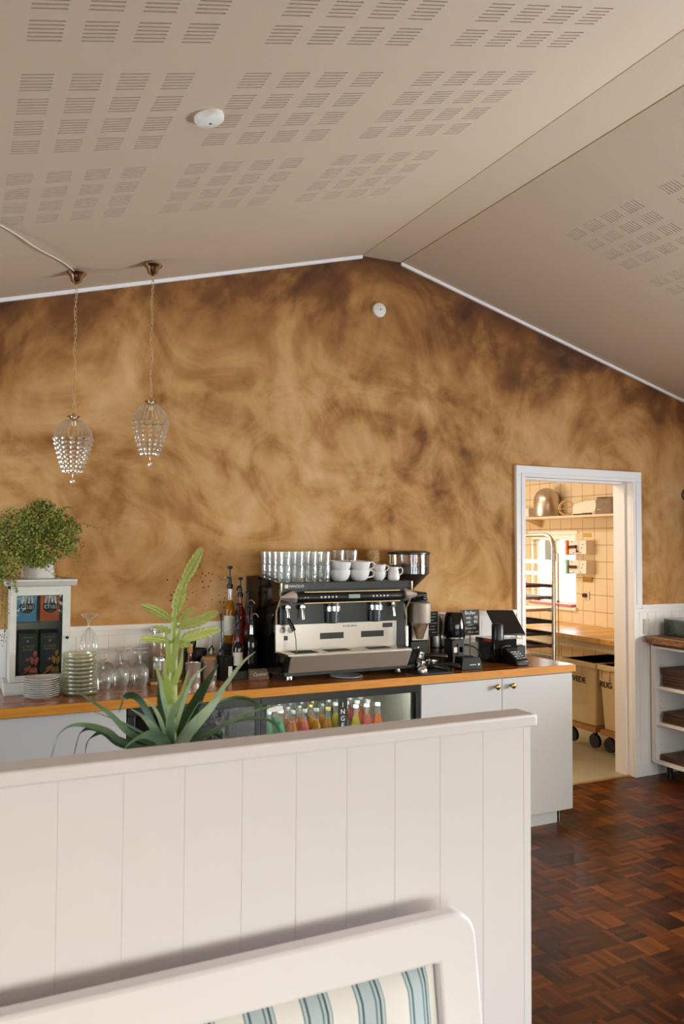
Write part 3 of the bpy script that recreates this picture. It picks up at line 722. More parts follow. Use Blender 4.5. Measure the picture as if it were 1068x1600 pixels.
MB().lathe([(.032, .098), (.032, .112), (.028, .119), (0, .121)], c, 24).build('lid', 'chrome', r)
MB().lathe([(.010, .02), (.012, .098)], c, 12).build('tube', 'chrome', r)
# knock box, bottle, steel cups, container, carafes
r = thing('knock_box', 'black round coffee knock box behind the steel cups', 'knock box', (1.133, 4.096, CT)); c = r.location
MB().lathe([(.05, 0), (.056, .01), (.06, .12), (.062, .145), (.058, .147), (.054, .12), (.05, .02), (0, .018)], c, 28).build('bowl', 'black', r)
MB().tube([c + Vector((-.057, 0, .135)), c + Vector((.057, 0, .135))], .009, 12).build('bar', 'black_matt', r)
r = thing('coffee_tamper', 'tamper with rounded black handle standing in the knock box', 'tamper', (1.128, 4.115, CT+.02)); c = r.location
MB().lathe([(.026, 0), (.026, .02), (.01, .03), (.01, .12), (.015, .14), (.0165, .175), (.012, .19), (0, .194)], c, 18).build('handle', 'black', r)
r = thing('brown_bottle', 'small brown bottle with a tall wooden stopper behind the steel cups', 'bottle', (1.083, 4.012, CT)); c = r.location
MB().lathe([(.02, 0), (.022, .005), (.022, .09), (.012, .115), (.0105, .14)], c, 18).build('bottle_body', 'brown_glass', r)
MB().lathe([(.012, .138), (.0145, .145), (.013, .178), (.0115, .18), (0, .18)], c, 16).build('stopper', 'cork', r)
for x, y, rr, h, lb in ((1.082, 3.945, .039, .098, 'left polished steel cup behind the spiky plant'), (1.172, 3.975, .043, .108, 'right polished steel cup with a paper label, beside the black container')):
    r = thing('steel_cup', lb, 'cup', (x, y, CT), 'polished steel cups on the worktop'); c = r.location
    MB().lathe([(rr*.93, 0), (rr*.95, .002), (rr, h-.002), (rr*1.03, h), (rr*.97, h), (rr*.93, .006), (0, .005)], c, 32).build('cup_body', 'satin_chrome', r)
    a = -1.25; MB().box((x + rr*.3, y - rr*.98 - .001, CT+.03), (x + rr*.62, y - rr*.75, CT+.062)).build('paper_label', 'white_print', r)
r = thing('cork_lid', 'round cork lid lying on the right steel cup', 'lid', (1.172, 3.975, CT+.108)); MB().cyl(r.location, .036, .012, 20).build('disc', 'cork', r)
r = thing('black_container', 'black round container with a pale label beside the syrup bottles', 'container', (1.253, 3.975, CT)); c = r.location
MB().lathe([(.036, 0), (.038, .004), (.04, .11), (.042, .118), (.038, .118), (.035, .01), (0, .01)], c, 26).build('pot', 'black', r); MB().box((1.262, 3.9345, CT+.02), (1.282, 3.94, CT+.07)).build('label', 'box_white', r)
r = thing('bar_spoon', 'long dark bar spoon standing in the black container', 'spoon', (1.245, 3.985, CT+.0105)); MB().tube([(1.245, 3.985, CT+.011), (1.238, 3.99, 1.2), (1.236, 3.99, 1.24)], [.002, .0025, .006], 8).build('spoon', 'black_matt', r)
for x, y, lb in ((1.224, 4.125, 'left clear glass carafe by the wainscot, black clip at its neck'), (1.266, 4.07, 'right clear glass carafe by the wainscot, next to the syrup rack')):
    r = thing('glass_carafe', lb, 'carafe', (x, y, CT), 'glass carafes at the wall'); c = r.location
    MB().lathe([(.019, 0), (.021, .006), (.021, .1), (.012, .15), (.01, .19), (.014, .23)], c, 22, capped=False).build('carafe_body', 'glass', r); MB().tube([c + Vector((-.016, -.02, .13)), c + Vector((-.005, -.03, .16)), c + Vector((.012, -.02, .135))], .005, 8).build('clip', 'black', r)
# syrup bottles on a stepped rack
r = thing('bottle_rack', 'black stepped rack carrying the syrup bottles left of the coffee machine', 'rack', (1.36, 4.05, CT))
MB().prism([(3.935, CT), (4.155, CT), (4.155, 1.075), (4.055, 1.075), (4.055, .95), (3.935, .95)], 1.29, 1.425, 'yz').build('steps', 'black_matt', r, bevel=.002)
def syrup(x, y, z, bodymat, neckmat, h, label, pump='black', r_=.034, labmat=None, spout=(0.0, -.05), nozzle='black'):
    o = thing('syrup_bottle', label, 'bottle', (x, y, z), 'syrup bottles with pumps'); c = o.location
    MB().lathe([(r_*.9, 0), (r_, .005), (r_, h*.6), (r_*.85, h*.68), (r_*.45, h*.78)], c, 24).build('body', bodymat, o)
    MB().lathe([(r_*.46, h*.775), (r_*.38, h*.9), (r_*.4, h)], c, 18).build('neck', neckmat, o)
    if labmat: MB().lathe([(r_+.0006, h*.15), (r_+.0006, h*.5)], c, 24, capped=False).build('label', labmat, o)
    p = MB().lathe([(.015, h-.004), (.016, h+.016), (.009, h+.02), (.008, h+.05)], c, 16)
    p.lathe([(.004, h+.05), (.004, h+.085), (.013, h+.088), (.014, h+.096), (.009, h+.1), (0, h+.1)], c, 14); p = p.build('pump', pump, o)
    s = MB().tube(smooth_path([c + Vector((0, 0, h+.045)), c + Vector((spout[0]*.6, spout[1]*.6, h+.052)), c + Vector((spout[0], spout[1], h+.035))], 4), .0045, 8).build('spout', nozzle, p)
    return o
syrup(1.318, 4.10, 1.0755, 'soda_amber', 'glass', .25, 'tallest syrup bottle, clear neck and pale blue label, back left of rack', labmat='label_w', spout=(-.04, -.02), nozzle='chrome', r_=.03).scale = (1, 1, 1.16)
syrup(1.378, 4.105, 1.0755, 'soda_red', 'soda_orange', .245, 'orange-necked dark syrup bottle with black pump in the back row middle', spout=(-.03, -.03), r_=.029)
syrup(1.395, 4.03, .9505, 'brown_glass', 'brown_glass', .3, 'brown syrup bottle with steel pump squeezed beside the coffee machine', pump='black', nozzle='chrome', r_=.024, spout=(.03, -.03)) .location
syrup(1.335, 4.01, .9505, 'soda_red', 'soda_orange', .24, 'red syrup bottle with white label in the front row', labmat='label_a', r_=.03, spout=(-.03, -.03))
syrup(1.393, 3.962, .9505, 'black_gloss', 'chrome', .235, 'black syrup bottle with silver neck behind the wooden name sign', r_=.031, nozzle='chrome', spout=(.03, -.02), labmat='black_gloss')
syrup(1.318, 3.958, .9505, 'black_gloss', 'brown_glass', .19, 'short dark syrup bottle with a pale label at the front left', r_=.024, labmat='label_w', spout=(-.02, -.03))
r = thing('name_sign', 'little weathered wooden sign with white script before the syrup bottles', 'sign', (1.42, 3.915, CT))
MB().box((1.367, 3.90, CT), (1.467, 3.93, CT+.052)).build('block', wood('weathered_block', ['#4a3426', '#7a5c46', '#a5866a'], (3, 14, 40), 6, .8), r, bevel=.001)
text('Caramel', .026, (1.417, 3.8992, CT+.026), 'white_print', r, shear=.3, width=.075)
# ================================================================== ESPRESSO MACHINE
r = em = thing('espresso_machine', 'large two-group espresso machine in black and brushed steel on the worktop', 'coffee machine', (1.85, 3.95, CT))
def P_(z): return z
XL, XR = 1.487, 2.236
prof = [(3.785, 1.402), (4.05, 1.432), (4.155, 1.425), (4.155, .94), (3.80, .94), (3.735, .962), (3.70, 1.045), (3.845, 1.05), (3.845, 1.255), (3.785, 1.325)]
def side(x, sgn, name):
    """flared side cheek: splays outwards towards the wall"""
    m = MB(); a = []; b = []
    for y, z in prof:
        fl = .045 * max(0, (y - 3.85) / .3) ** 1.2
        a.append((x - sgn*0, y, z)); b.append((x + sgn*(.012 + fl*(1 if sgn < 0 else .3)), y, z))
    n = len(prof); m.q(a + b, [tuple(range(n)), tuple(range(n, 2*n))] + [(i, (i+1) % n, n+(i+1) % n, n+i) for i in range(n)])
    return m.build(name, 'black_gloss', r, bevel=.003)
side(XL, -1, 'side_panel'); side(XR, 1, 'side_panel')
for x in (XL - .006, XR + .006):
    MB().tube([(x, 3.778, 1.402), (x, 3.778, 1.325), (x, 3.838, 1.253), (x, 3.838, 1.055)], .005, 8).build('trim_strip', 'champagne', r)
MB().box((XL, 3.79, 1.30), (XR, 4.15, 1.398)).build('upper_body', 'black', r, bevel=.004)
MB().box((XL, 3.86, .96), (XR, 4.15, 1.3)).build('rear_body', 'black_matt', r)
# cup rail round the top
MB().box((XL, 3.782, 1.366), (XR, 3.79, 1.404)).box((XL, 4.145, 1.366), (XR, 4.152, 1.42)).build('cup_rail', 'dark_green', r, bevel=.002)
MB().box((XL, 3.79, 1.398), (XR, 4.145, 1.4015)).build('cup_tray', 'steel', r)
m = MB().box((1.504, 3.7805, 1.376), (1.522, 3.782, 1.394)).build('brand_mark', 'white_print', r); text('RANCILIO', .0185, (1.568, 3.7812, 1.385), 'white_print', r, width=.078)
# control bar
MB().lathe([(.026, 0), (.0265, .002), (.0265, .63), (.026, .632)], (1.55, 3.772, 1.327), 28, 'x').build('control_tube', 'black', r)
MB().box((1.6, 3.752, 1.353), (2.155, 3.762, 1.358)).box((1.6, 3.752, 1.297), (2.155, 3.762, 1.302)).build('chrome_line', 'champagne', r, bevel=.001)
for x, s in ((1.552, -1), (2.18, 1)):
    k = MB().lathe([(.027, 0), (.031, s*.006), (.03, s*.02), (.021, s*.045), (.012, s*.068), (.009, s*.078), (0, s*.08)], (x, 3.757, 1.33), 20, 'x', rib=.06, ribn=8).build('steam_knob', 'satin_chrome', r)
for x0_ in (1.69, 1.99):
    for k in range(5): MB().ell((x0_ + .021*k, 3.7455, 1.329), (.0055, .003, .0055), 12, 6).build('button', 'white_print', r)
for k in range(2): MB().ell((1.60 + .016*k, 3.7455, 1.329), (.0035, .002, .0035), 10, 6).build('button', 'white_print', r)
MB().box((1.845, 3.7435, 1.32), (1.91, 3.7475, 1.34)).build('display', 'lcd', r, bevel=.0005)
# group heads
for x, nm in ((1.785, 'left'), (2.038, 'right')):
    g = MB().lathe([(.038, 0), (.038, .05)], (x, 3.815, 1.262), 28).build('group_head', 'black', r)
    MB().lathe([(.038, -.012), (.04, -.010), (.04, .016), (.037, .017)], (x, 3.815, 1.262), 28).build('ring', 'chrome', g)
    MB().lathe([(.03, -.075), (.038, -.07), (.04, -.014), (.034, -.012)], (x, 3.83, 1.262), 24).build('splash_cup', 'dark_green', g)
MB().box((XL + .01, 3.83, 1.186), (XR - .01, 3.862, 1.30)).build('inner_panel', 'dark_green', r)
# steam and water taps
for x in (1.527, 1.608, 2.14):
    t_ = MB().lathe([(.006, 0), (.009, -.006), (.009, -.028), (.014, -.03), (.014, -.036), (0, -.037)], (x, 3.83, 1.275), 14, 'y').build('tap', 'chrome', r)
    MB().tube([(x, 3.8, 1.268), (x, 3.795, 1.25), (x + .002, 3.792, 1.215)], [.007, .006, .008], 10).build('outlet', 'chrome', t_)
MB().tube([(1.527, 3.792, 1.225), (1.533, 3.775, 1.2), (1.545, 3.755, 1.165)], [.006, .011, .01], 12).tube([(1.545, 3.755, 1.17), (1.552, 3.748, 1.12), (1.554, 3.745, 1.06)], .0028, 8).build('steam_wand', 'black', r)
MB().tube([(2.205, 3.80, 1.28), (2.205, 3.77, 1.2)], .005, 8).tube([(2.205, 3.77, 1.16), (2.199, 3.755, 1.055)], [.009, .007], 12).build('steam_wand', 'steel', r)
# backsplash and drip tray
sp = MB().box((XL - .012, 3.832, 1.045), (2.178, 3.845, 1.19)).build('splash_panel', 'steel', r, bevel=.002)
MB().box((2.178, 3.838, 1.045), (XR, 3.845, 1.19)).build('end_column', 'black', r)
for x in (1.79, 2.03):
    MB().box((x - .068, 3.8305, 1.105), (x + .068, 3.8325, 1.137)).build('window', 'dark_green', sp)
MB().box((2.092, 3.8305, 1.152), (2.152, 3.8325, 1.176)).build('badge', 'black', sp)
text('XCELSIUS', .013, (1.895, 3.8312, 1.168), 'ink', sp, width=.085)
for x in (1.512, 1.556): MB().lathe([(.0135, 0), (.0155, -.003), (.0155, -.005), (.0125, -.005), (.0125, -.002), (0, -.002)], (x, 3.832, 1.16), 24, 'y').build('gauge', 'chrome', sp)
MB().box((1.521, 3.83, 1.108), (1.541, 3.8325, 1.13)).build('switch', 'black', sp)
text('1.5', .008, (1.585, 3.8312, 1.175), 'red', sp)
MB().prism([(3.684, 1.046), (3.845, 1.046), (3.845, 1.052), (3.684, 1.054)], XL + .0, 2.186, 'yz').build('drip_grid', 'steel', r, bevel=.001)
m = MB()
for k in range(9): m.box((1.54, 3.72 + .011*k, 1.0535), (1.665, 3.7245 + .011*k, 1.0548))
m.build('grid_slots', 'black_matt', r)
for x in (1.79, 2.03): MB().box((x - .065, 3.735, 1.0535), (x + .065, 3.80, 1.0552)).build('rubber_mat', 'black_matt', r)
MB().prism([(3.683, 1.046), (3.845, 1.046), (3.845, .955), (3.735, .955)], XL + .02, 2.19, 'yz').build('tray_front', 'satin_steel', r, bevel=.003)
MB().prism([(3.72, 1.046), (3.86, 1.046), (3.86, .94), (3.745, .945)], XL - .01, XL + .019, 'yz').prism([(3.70, 1.046), (3.86, 1.046), (3.86, .94), (3.745, .945)], 2.191, XR + .005, 'yz').box((XL, 3.74, .938), (XR, 4.15, .96)).build('base_frame', 'black', r, bevel=.002)
for x in (1.545, 2.178):
    for y in (3.815, 4.1): MB().lathe([(.019, 0), (.017, .004), (.016, .03)], (x, y, CT), 18).build('foot', 'chrome', r)
tag(MB().lathe([(0, 0), (.05, 0), (.085, .006), (.086, .008), (.05, .003), (0, .003)], (1.86, 3.80, CT), 32).build('saucer', 'porcelain', None), 'white saucer lying under the front of the coffee machine', 'saucer')
bpy.data.objects['saucer'].scale = (1, 1, 1)
# tumblers on the machine, stacked two high
TZ = 1.4016
def tumbler():
    o = thing('tumbler', 't', 'glass', (0, 0, 0))
    MB().lathe([(.0, .006), (.025, .006), (.0245, 0), (.029, 0), (.0315, .02), (.0363, .086), (.0345, .086), (.0298, .02), (.0, .009)], n=36, rib=.012, ribn=12).build('glass_wall', 'glass', o, local=True)
    return o
tb = None; yn = ['front row', 'second row', 'third row', 'back row']
for j, y in enumerate((3.85, 3.935, 4.02, 4.1)):
    for i in range(4):
        x = 1.527 + .0742 * i
        for l in range(2):
            lab = '%s ribbed tumbler on the coffee machine, %s, %s stack from left' % (['lower', 'upper'][l], yn[j], ords[i])
            if tb is None: tb = tumbler(); tb.location = (x, y, TZ); tb['label'] = lab; tb['group'] = 'ribbed tumblers on the coffee machine'
            else: dup(tb, (x, y, TZ + .0705*l), lab, .2*i)
for i, x in enumerate((1.945, 2.025)):
    for l in range(2): dup(tb, (x, 4.08, TZ + .077*l), '%s tumbler behind the white cups, %s pair' % (['lower', 'upper'][l], ['left', 'right'][i]))
# cups
def cup(loc, R, h, label, ang, group, tilt=0):
    o = thing('coffee_cup', label, 'cup', loc, group, ang)
    MB().lathe([(.0, .004), (R*.45, .004), (R*.5, 0), (R*.56, .002), (R*.8, h*.25), (R*.96, h*.62), (R, h), (R*.965, h), (R*.92, h*.62), (R*.76, h*.28), (R*.4, h*.1), (0, h*.1)], n=32).build('bowl', 'porcelain', o, local=True)
    s = R / .055
    MB().tube(smooth_path([(R*.93, 0, h*.82), (R*1.2, 0, h*.92), (R*1.5, 0, h*.75), (R*1.38, 0, h*.42), (R*.82, 0, h*.3)], 5), .0042*s, 8, up=Vector((0, 1, 0))).build('handle', 'porcelain', o, local=True)
    o.rotation_euler = (tilt, 0, ang); return o
g_ = 'white cups stacked on the coffee machine'
cup((1.849, 3.865, TZ), .058, .062, 'lower white cappuccino cup beside the tumblers', .6, g_); cup((1.849, 3.865, TZ+.045), .058, .062, 'upper white cappuccino cup beside the tumblers', .9, g_, .08)
cup((1.965, 3.865, TZ), .057, .062, 'lower white cappuccino cup with handle to the right, mid machine', -.15, g_); cup((1.968, 3.865, TZ+.045), .057, .062, 'upper white cappuccino cup with handle to the right, mid machine', -.1, g_, .06)
cup((2.085, 3.865, TZ), .037, .05, 'lower white espresso cup near the milk jug', .3, g_); cup((2.085, 3.865, TZ+.038), .037, .05, 'upper white espresso cup near the milk jug', -.15, g_, .05)
cup((1.85, 3.985, TZ), .056, .062, 'lower white cup in the second row by the tumblers', 2.0, g_); cup((1.85, 3.985, TZ+.045), .056, .062, 'upper white cup in the second row by the tumblers', 2.3, g_)
cup((1.965, 3.985, TZ), .056, .062, 'lower white cup in the second row, middle', 1.0, g_); cup((1.965, 3.985, TZ+.045), .056, .062, 'upper white cup in the second row, middle', .8, g_, .08)
cup((2.14, 3.96, TZ), .037, .05, 'lower white espresso cup behind the milk jug', 1.0, g_); cup((2.14, 3.96, TZ+.038), .037, .05, 'upper white espresso cup behind the milk jug', 1.0, g_)
r = thing('milk_jug', 'small white porcelain jug at the right end of the machine top', 'jug', (2.178, 3.865, TZ)); c = r.location
MB().lathe([(.0, .003), (.028, .003), (.030, 0), (.034, .02), (.027, .055), (.025, .064), (.028, .075), (.026, .075), (.023, .06), (0, .02)], c, 28).build('body', 'porcelain', r)
MB().tube(smooth_path([c + Vector((.024, 0, .065)), c + Vector((.045, -.008, .07)), c + Vector((.05, -.01, .045)), c + Vector((.031, 0, .025))], 5), .0035, 8, up=Vector((0, 1, 0))).build('handle', 'porcelain', r)
r = thing('wood_lid_canister', 'small glass canister with a brown marbled lid at the back of the machine top', 'canister', (2.16, 4.075, TZ)); c = r.location
MB().lathe([(.036, 0), (.039, .004), (.039, .1)], c, 28).build('body', 'crate_wood', r)
MB().lathe([(.041, .1), (.042, .104), (.042, .16), (.04, .166), (0, .167)], c, 28).build('lid', wood('marbled_lid', ['#5a3a1c', '#b88a4e', '#e6cf9d'], (5, 5, 9), 5, .4, 0, 3), r)
# ================================================================== GRINDERS
r = thing('coffee_grinder', 'tall black coffee grinder with a smoky bean hopper and steel doser right of the machine', 'grinder', (2.375, 4.02, CT)); hx, hy = 2.372, 4.03
MB().box((2.315, 3.93, CT), (2.435, 4.14, CT+.03)).box((2.325, 3.99, CT+.03), (2.428, 4.13, 1.33)).build('body', 'black', r, bevel=.006)
MB().lathe([(.028, 1.33), (.03, 1.345), (.112, 1.428), (.118, 1.432), (.118, 1.542)], (hx, hy, 0), 36, capped=False).build('hopper', 'hopper_glass', r)
MB().lathe([(.0, 1.34), (.026, 1.345), (.106, 1.43), (.114, 1.436), (.114, 1.47), (.06, 1.485), (0, 1.478)], (hx, hy, 0), 32).build('coffee_beans', 'beans', r)
MB().lathe([(.121, 1.542), (.123, 1.546), (.121, 1.556), (.10, 1.564), (0, 1.566)], (hx, hy, 0), 36).build('hopper_lid', 'dark_green', r)
dx, dy = 2.345, 3.865
MB().lathe([(.059, 1.165), (.061, 1.168), (.061, 1.27), (.063, 1.274), (.058, 1.278), (0, 1.276)], (dx, dy, 0), 32).build('doser', 'satin_steel', r)
MB().lathe([(.052, 1.165), (.03, 1.11), (.02, 1.075), (0, 1.075)], (dx, dy, 0), 28).build('doser_cone', 'hopper_glass', r)
MB().box((2.318, 3.905, 1.06), (2.43, 3.99, 1.26)).build('front_plate', 'steel', r, bevel=.003)
MB().box((2.30, 3.885, .985), (2.415, 3.99, 1.06)).build('control_box', 'dark_green', r, bevel=.004)
MB().lathe([(.004, 0), (.004, -.004), (0, -.005)], (2.345, 3.885, 1.025), 10, 'y').build('screw', 'chrome', r)
MB().tube([(2.335, 3.9, 1.285), (2.37, 3.87, 1.3), (2.40, 3.88, 1.292)], [.008, .014, .008], 10).build('lever', 'black', r)
MB().box((2.325, 3.90, 1.24), (2.42, 4.0, 1.33)).build('grinding_head', 'black', r, bevel=.01)
r = thing('steel_canister', 'pale steel cylinder with a black band behind the portafilters', 'canister', (2.60, 4.10, CT)); c = r.location
MB().lathe([(.05, 0), (.052, .004), (.052, .27), (.048, .278), (0, .28)], c, 32).build('body', 'steel', r); MB().lathe([(.0535, .075), (.0535, .09)], c, 32).build('band', 'black', r)
r = thing('counter_grinder', 'small black domed grinder on a steel collar beside the price board', 'grinder', (2.635, 3.955, CT)); c = r.location
MB().lathe([(.062, .158), (.066, .17), (.062, .23), (.054, .285), (.046, .3), (0, .303)], c, 32).build('dome', 'black_gloss', r)
MB().lathe([(.058, .145), (.061, .148), (.061, .158), (.055, .16)], c, 32).build('collar', 'chrome', r)
MB().box(c + Vector((-.042, -.04, .0)), c + Vector((.042, .05, .146))).build('body', 'black', r, bevel=.006)
MB().box(c + Vector((-.03, -.0415, .07)), c + Vector((-.007, -.0405, .1))).box(c + Vector((.006, -.0415, .07)), c + Vector((.03, -.0415, .1))).build('sticker', 'box_white', r)
MB().box(c + Vector((-.003, -.046, .03)), c + Vector((.003, -.041, .12))).build('lever', 'chrome', r)
# price boards
def board(loc, w, h, z0, label, lines, stick=True, frame='crate_wood'):
    r = thing('price_board', label, 'sign', loc, None); c = r.location
    b = MB().box(c + Vector((-w/2, -.004, z0)), c + Vector((w/2, .004, z0 + h))).build('slate', 'black_matt', r)
    if frame: m = MB(); e = .004; m.box(c + Vector((w/2, -.006, z0-e)), c + Vector((w/2+e, .006, z0+h))); m.box(c + Vector((-w/2-e, -.006, z0-e)), c + Vector((w/2, .006, z0))); m.box(c + Vector((-w/2-e, -.006, z0)), c + Vector((-w/2, .006, z0+h))); m.build('frame', frame, r)
    MB().box(c + Vector((-.003, -.003, .0)), c + Vector((.003, .003, z0))).box(c + Vector((-.03, -.02, 0)), c + Vector((.03, .02, .008))).build('stand', 'crate_wood', r)
    for tx, sz, x, z, wd in lines:
        if tx: text(tx, sz, (c.x + x, c.y - .0048, c.z + z), 'white_print', r, 'chalk_writing', width=wd)
        else: MB().box(c + Vector((x - wd/2, -.0052, z)), c + Vector((x + wd/2, -.0042, z + sz))).build('chalk_stroke', 'white_print', r)
    return r
board((2.765, 3.985, CT), .122, .148, .158, 'slate price board reading Boller in a thin wooden frame', [('Boller', .03, 0, .288, .078), ('1 stk.  45', .026, 0, .26, .098), ('5 stk.  90', .026, 0, .234, .098), (None, .002, 0, .216, .035), ('Smørret', .021, 0, .198, .08), ('20 pr. stk', .016, .02, .175, .075)])
board((2.51, 4.03, CT), .115, .145, .155, 'slate board with fine chalk lines half hidden behind the steel doser', [(None, .0025, .03 - (k % 3)*.008, .285 - .018*k, .03 + .012*(k % 2)) for k in range(7)], frame=None)
# tip box / small black stand
r = thing('receipt_stand', 'small black slotted box with white print near the worktop edge', 'box', (2.60, 3.76, CT))
MB().prism([(2.525, CT), (2.668, CT), (2.65, CT+.066), (2.535, CT+.07)], 3.72, 3.80, 'xz').build('box', 'black', r, bevel=.003)
MB().box((2.585, 3.74, CT+.064), (2.615, 3.78, CT+.0745)).build('slot', 'black_gloss', r); MB().box((2.58, 3.7185, CT+.026), (2.622, 3.7205, CT+.030)).lathe([(0, 0), (.0065, 0), (.0065, -.002), (0, -.002)], (2.64, 3.7205, CT+.028), 14, 'y').build('print', 'white_print', r)
r = thing('acrylic_holder', 'clear acrylic holder with papers below the price board', 'holder', (2.80, 4.06, CT))
MB().box((2.745, 4.02, CT), (2.865, 4.023, CT+.13)).box((2.745, 4.08, CT), (2.865, 4.083, CT+.13)).box((2.745, 4.023, CT), (2.748, 4.08, CT+.12)).box((2.862, 4.023, CT), (2.865, 4.08, CT+.12)).build('panel', 'glass', r)
MB().box((2.752, 4.03, CT), (2.8585, 4.07, CT+.105)).build('papers', 'box_white', r)
tag(MB().tube(smooth_path([(2.72, 4.04, 1.0), (2.76, 4.0, 1.005), (2.80, 3.97, .985), (2.825, 3.95, .93), (2.84, 3.96, .9115)], 6), .0035, 8).build('cable', 'black', None), 'black cable arching down to the worktop behind the slotted box', 'cable')
# payment screen
r = thing('payment_screen', 'black tilted payment screen on a stout column at the right end of the counter', 'screen', (3.0, 3.95, CT))
A, B_, C_, D_ = at(760, 953, 4.05), at(801, 953, 4.05), at(821, 991, 3.90), at(779, 991, 3.90)
n_ = (B_ - A).cross(D_ - A).normalized() * .012
MB().q([A, B_, C_, D_, A + n_, B_ + n_, C_ + n_, D_ + n_], [(0, 1, 2, 3), (4, 5, 6, 7), (0, 1, 5, 4), (1, 2, 6, 5), (2, 3, 7, 6), (3, 0, 4, 7)]).build('tablet', 'black', r, bevel=.003)
k = at(777, 990, 3.90)
MB().lathe([(.036, 1.04), (.036, 1.125), (.03, 1.135), (0, 1.136)], (k.x, k.y, 0), 28).build('column', 'black', r)
MB().box((2.855, 3.87, CT), (3.02, 4.06, 1.045)).build('base', 'black_gloss', r, bevel=.004); MB().box((3.0, 3.90, 1.0), (3.09, 4.0, 1.04)).build('cover', 'box_white', r, bevel=.01); MB().box((3.02, 3.87, CT), (3.085, 3.99, 1.0)).build('side_block', 'black_matt', r, bevel=.004)
MB().box((2.85, 3.90, 1.028), (2.858, 3.97, 1.046)).build('red_tab', 'red', r)
r = thing('card_terminal', 'black card terminal with grey keys standing before the payment screen', 'card terminal', (2.97, 3.80, CT))
MB().prism([(3.72, CT), (3.86, CT), (3.86, CT+.085), (3.84, CT+.09), (3.72, CT+.03)], 2.905, 2.99, 'yz').build('housing', 'black', r, bevel=.006)
m = MB()
for i in range(3):
    for j in range(4): m.box((2.918 + .022*i, 3.74 + .018*j, CT+.037 + .0095*j), (2.934 + .022*i, 3.751 + .018*j, CT+.045 + .0095*j))
m.build('keypad', 'grey_rail', r); MB().tube(smooth_path([(2.902, 3.86, CT+.05), (2.895, 3.85, CT+.085), (2.91, 3.84, CT+.1), (2.95, 3.84, CT+.1)], 5), .003, 8).build('rim', 'grey_rail', r)
# portafilters and tamping mat
tag(MB().box((2.235, 3.67, CT), (2.44, 3.82, CT+.008)).build('tamping_mat', 'black_matt', None, bevel=.002), 'black rubber tamping mat right of the coffee machine', 'mat')
pf = None
for i, (x, y, z, a, lb) in enumerate(((2.29, 3.765, CT+.0215, -.95, 'portafilter lying on the mat nearest the machine'), (2.372, 3.79, CT+.0215, -.75, 'portafilter lying on the mat further right'), (2.30, 3.80, CT+.0675, -.25, 'portafilter balanced on top of the other two'))):
    if pf is None:
        pf = thing('portafilter', lb, 'portafilter', (x, y, z), 'portafilters on the mat', a)
        MB().lathe([(.0, -.012), (.02, -.012), (.03, -.004), (.033, .008), (.033, .026), (.036, .028), (.036, .033), (.031, .033), (.029, .006), (0, .004)], n=28).build('filter_head', 'chrome', pf, local=True)
        MB().tube([(.03, 0, .016), (.055, 0, .017), (.062, 0, .018), (.1, 0, .016), (.15, 0, .01), (.163, 0, .008)], [.007, .007, .012, .014, .0155, .009], 12, up=Vector((0, 1, 0))).build('handle', 'black', pf, local=True)
        MB().tube([(0, -.012, -.006), (0, -.016, -.0125)], .006, 8).tube([(0, .012, -.006), (0, .016, -.0125)], .006, 8).build('spout', 'chrome', pf, local=True)
    else: dup(pf, (x, y, z), lb, a)
r = thing('tamper', 'chrome ribbed tamper at the worktop front edge', 'tamper', (2.262, 3.70, CT+.008)); MB().lathe([(.028, 0), (.029, .004), (.029, .01), (.026, .012), (.024, .03), (.012, .042), (0, .044)], r.location, 24, rib=.04, ribn=12).build('head', 'chrome', r)
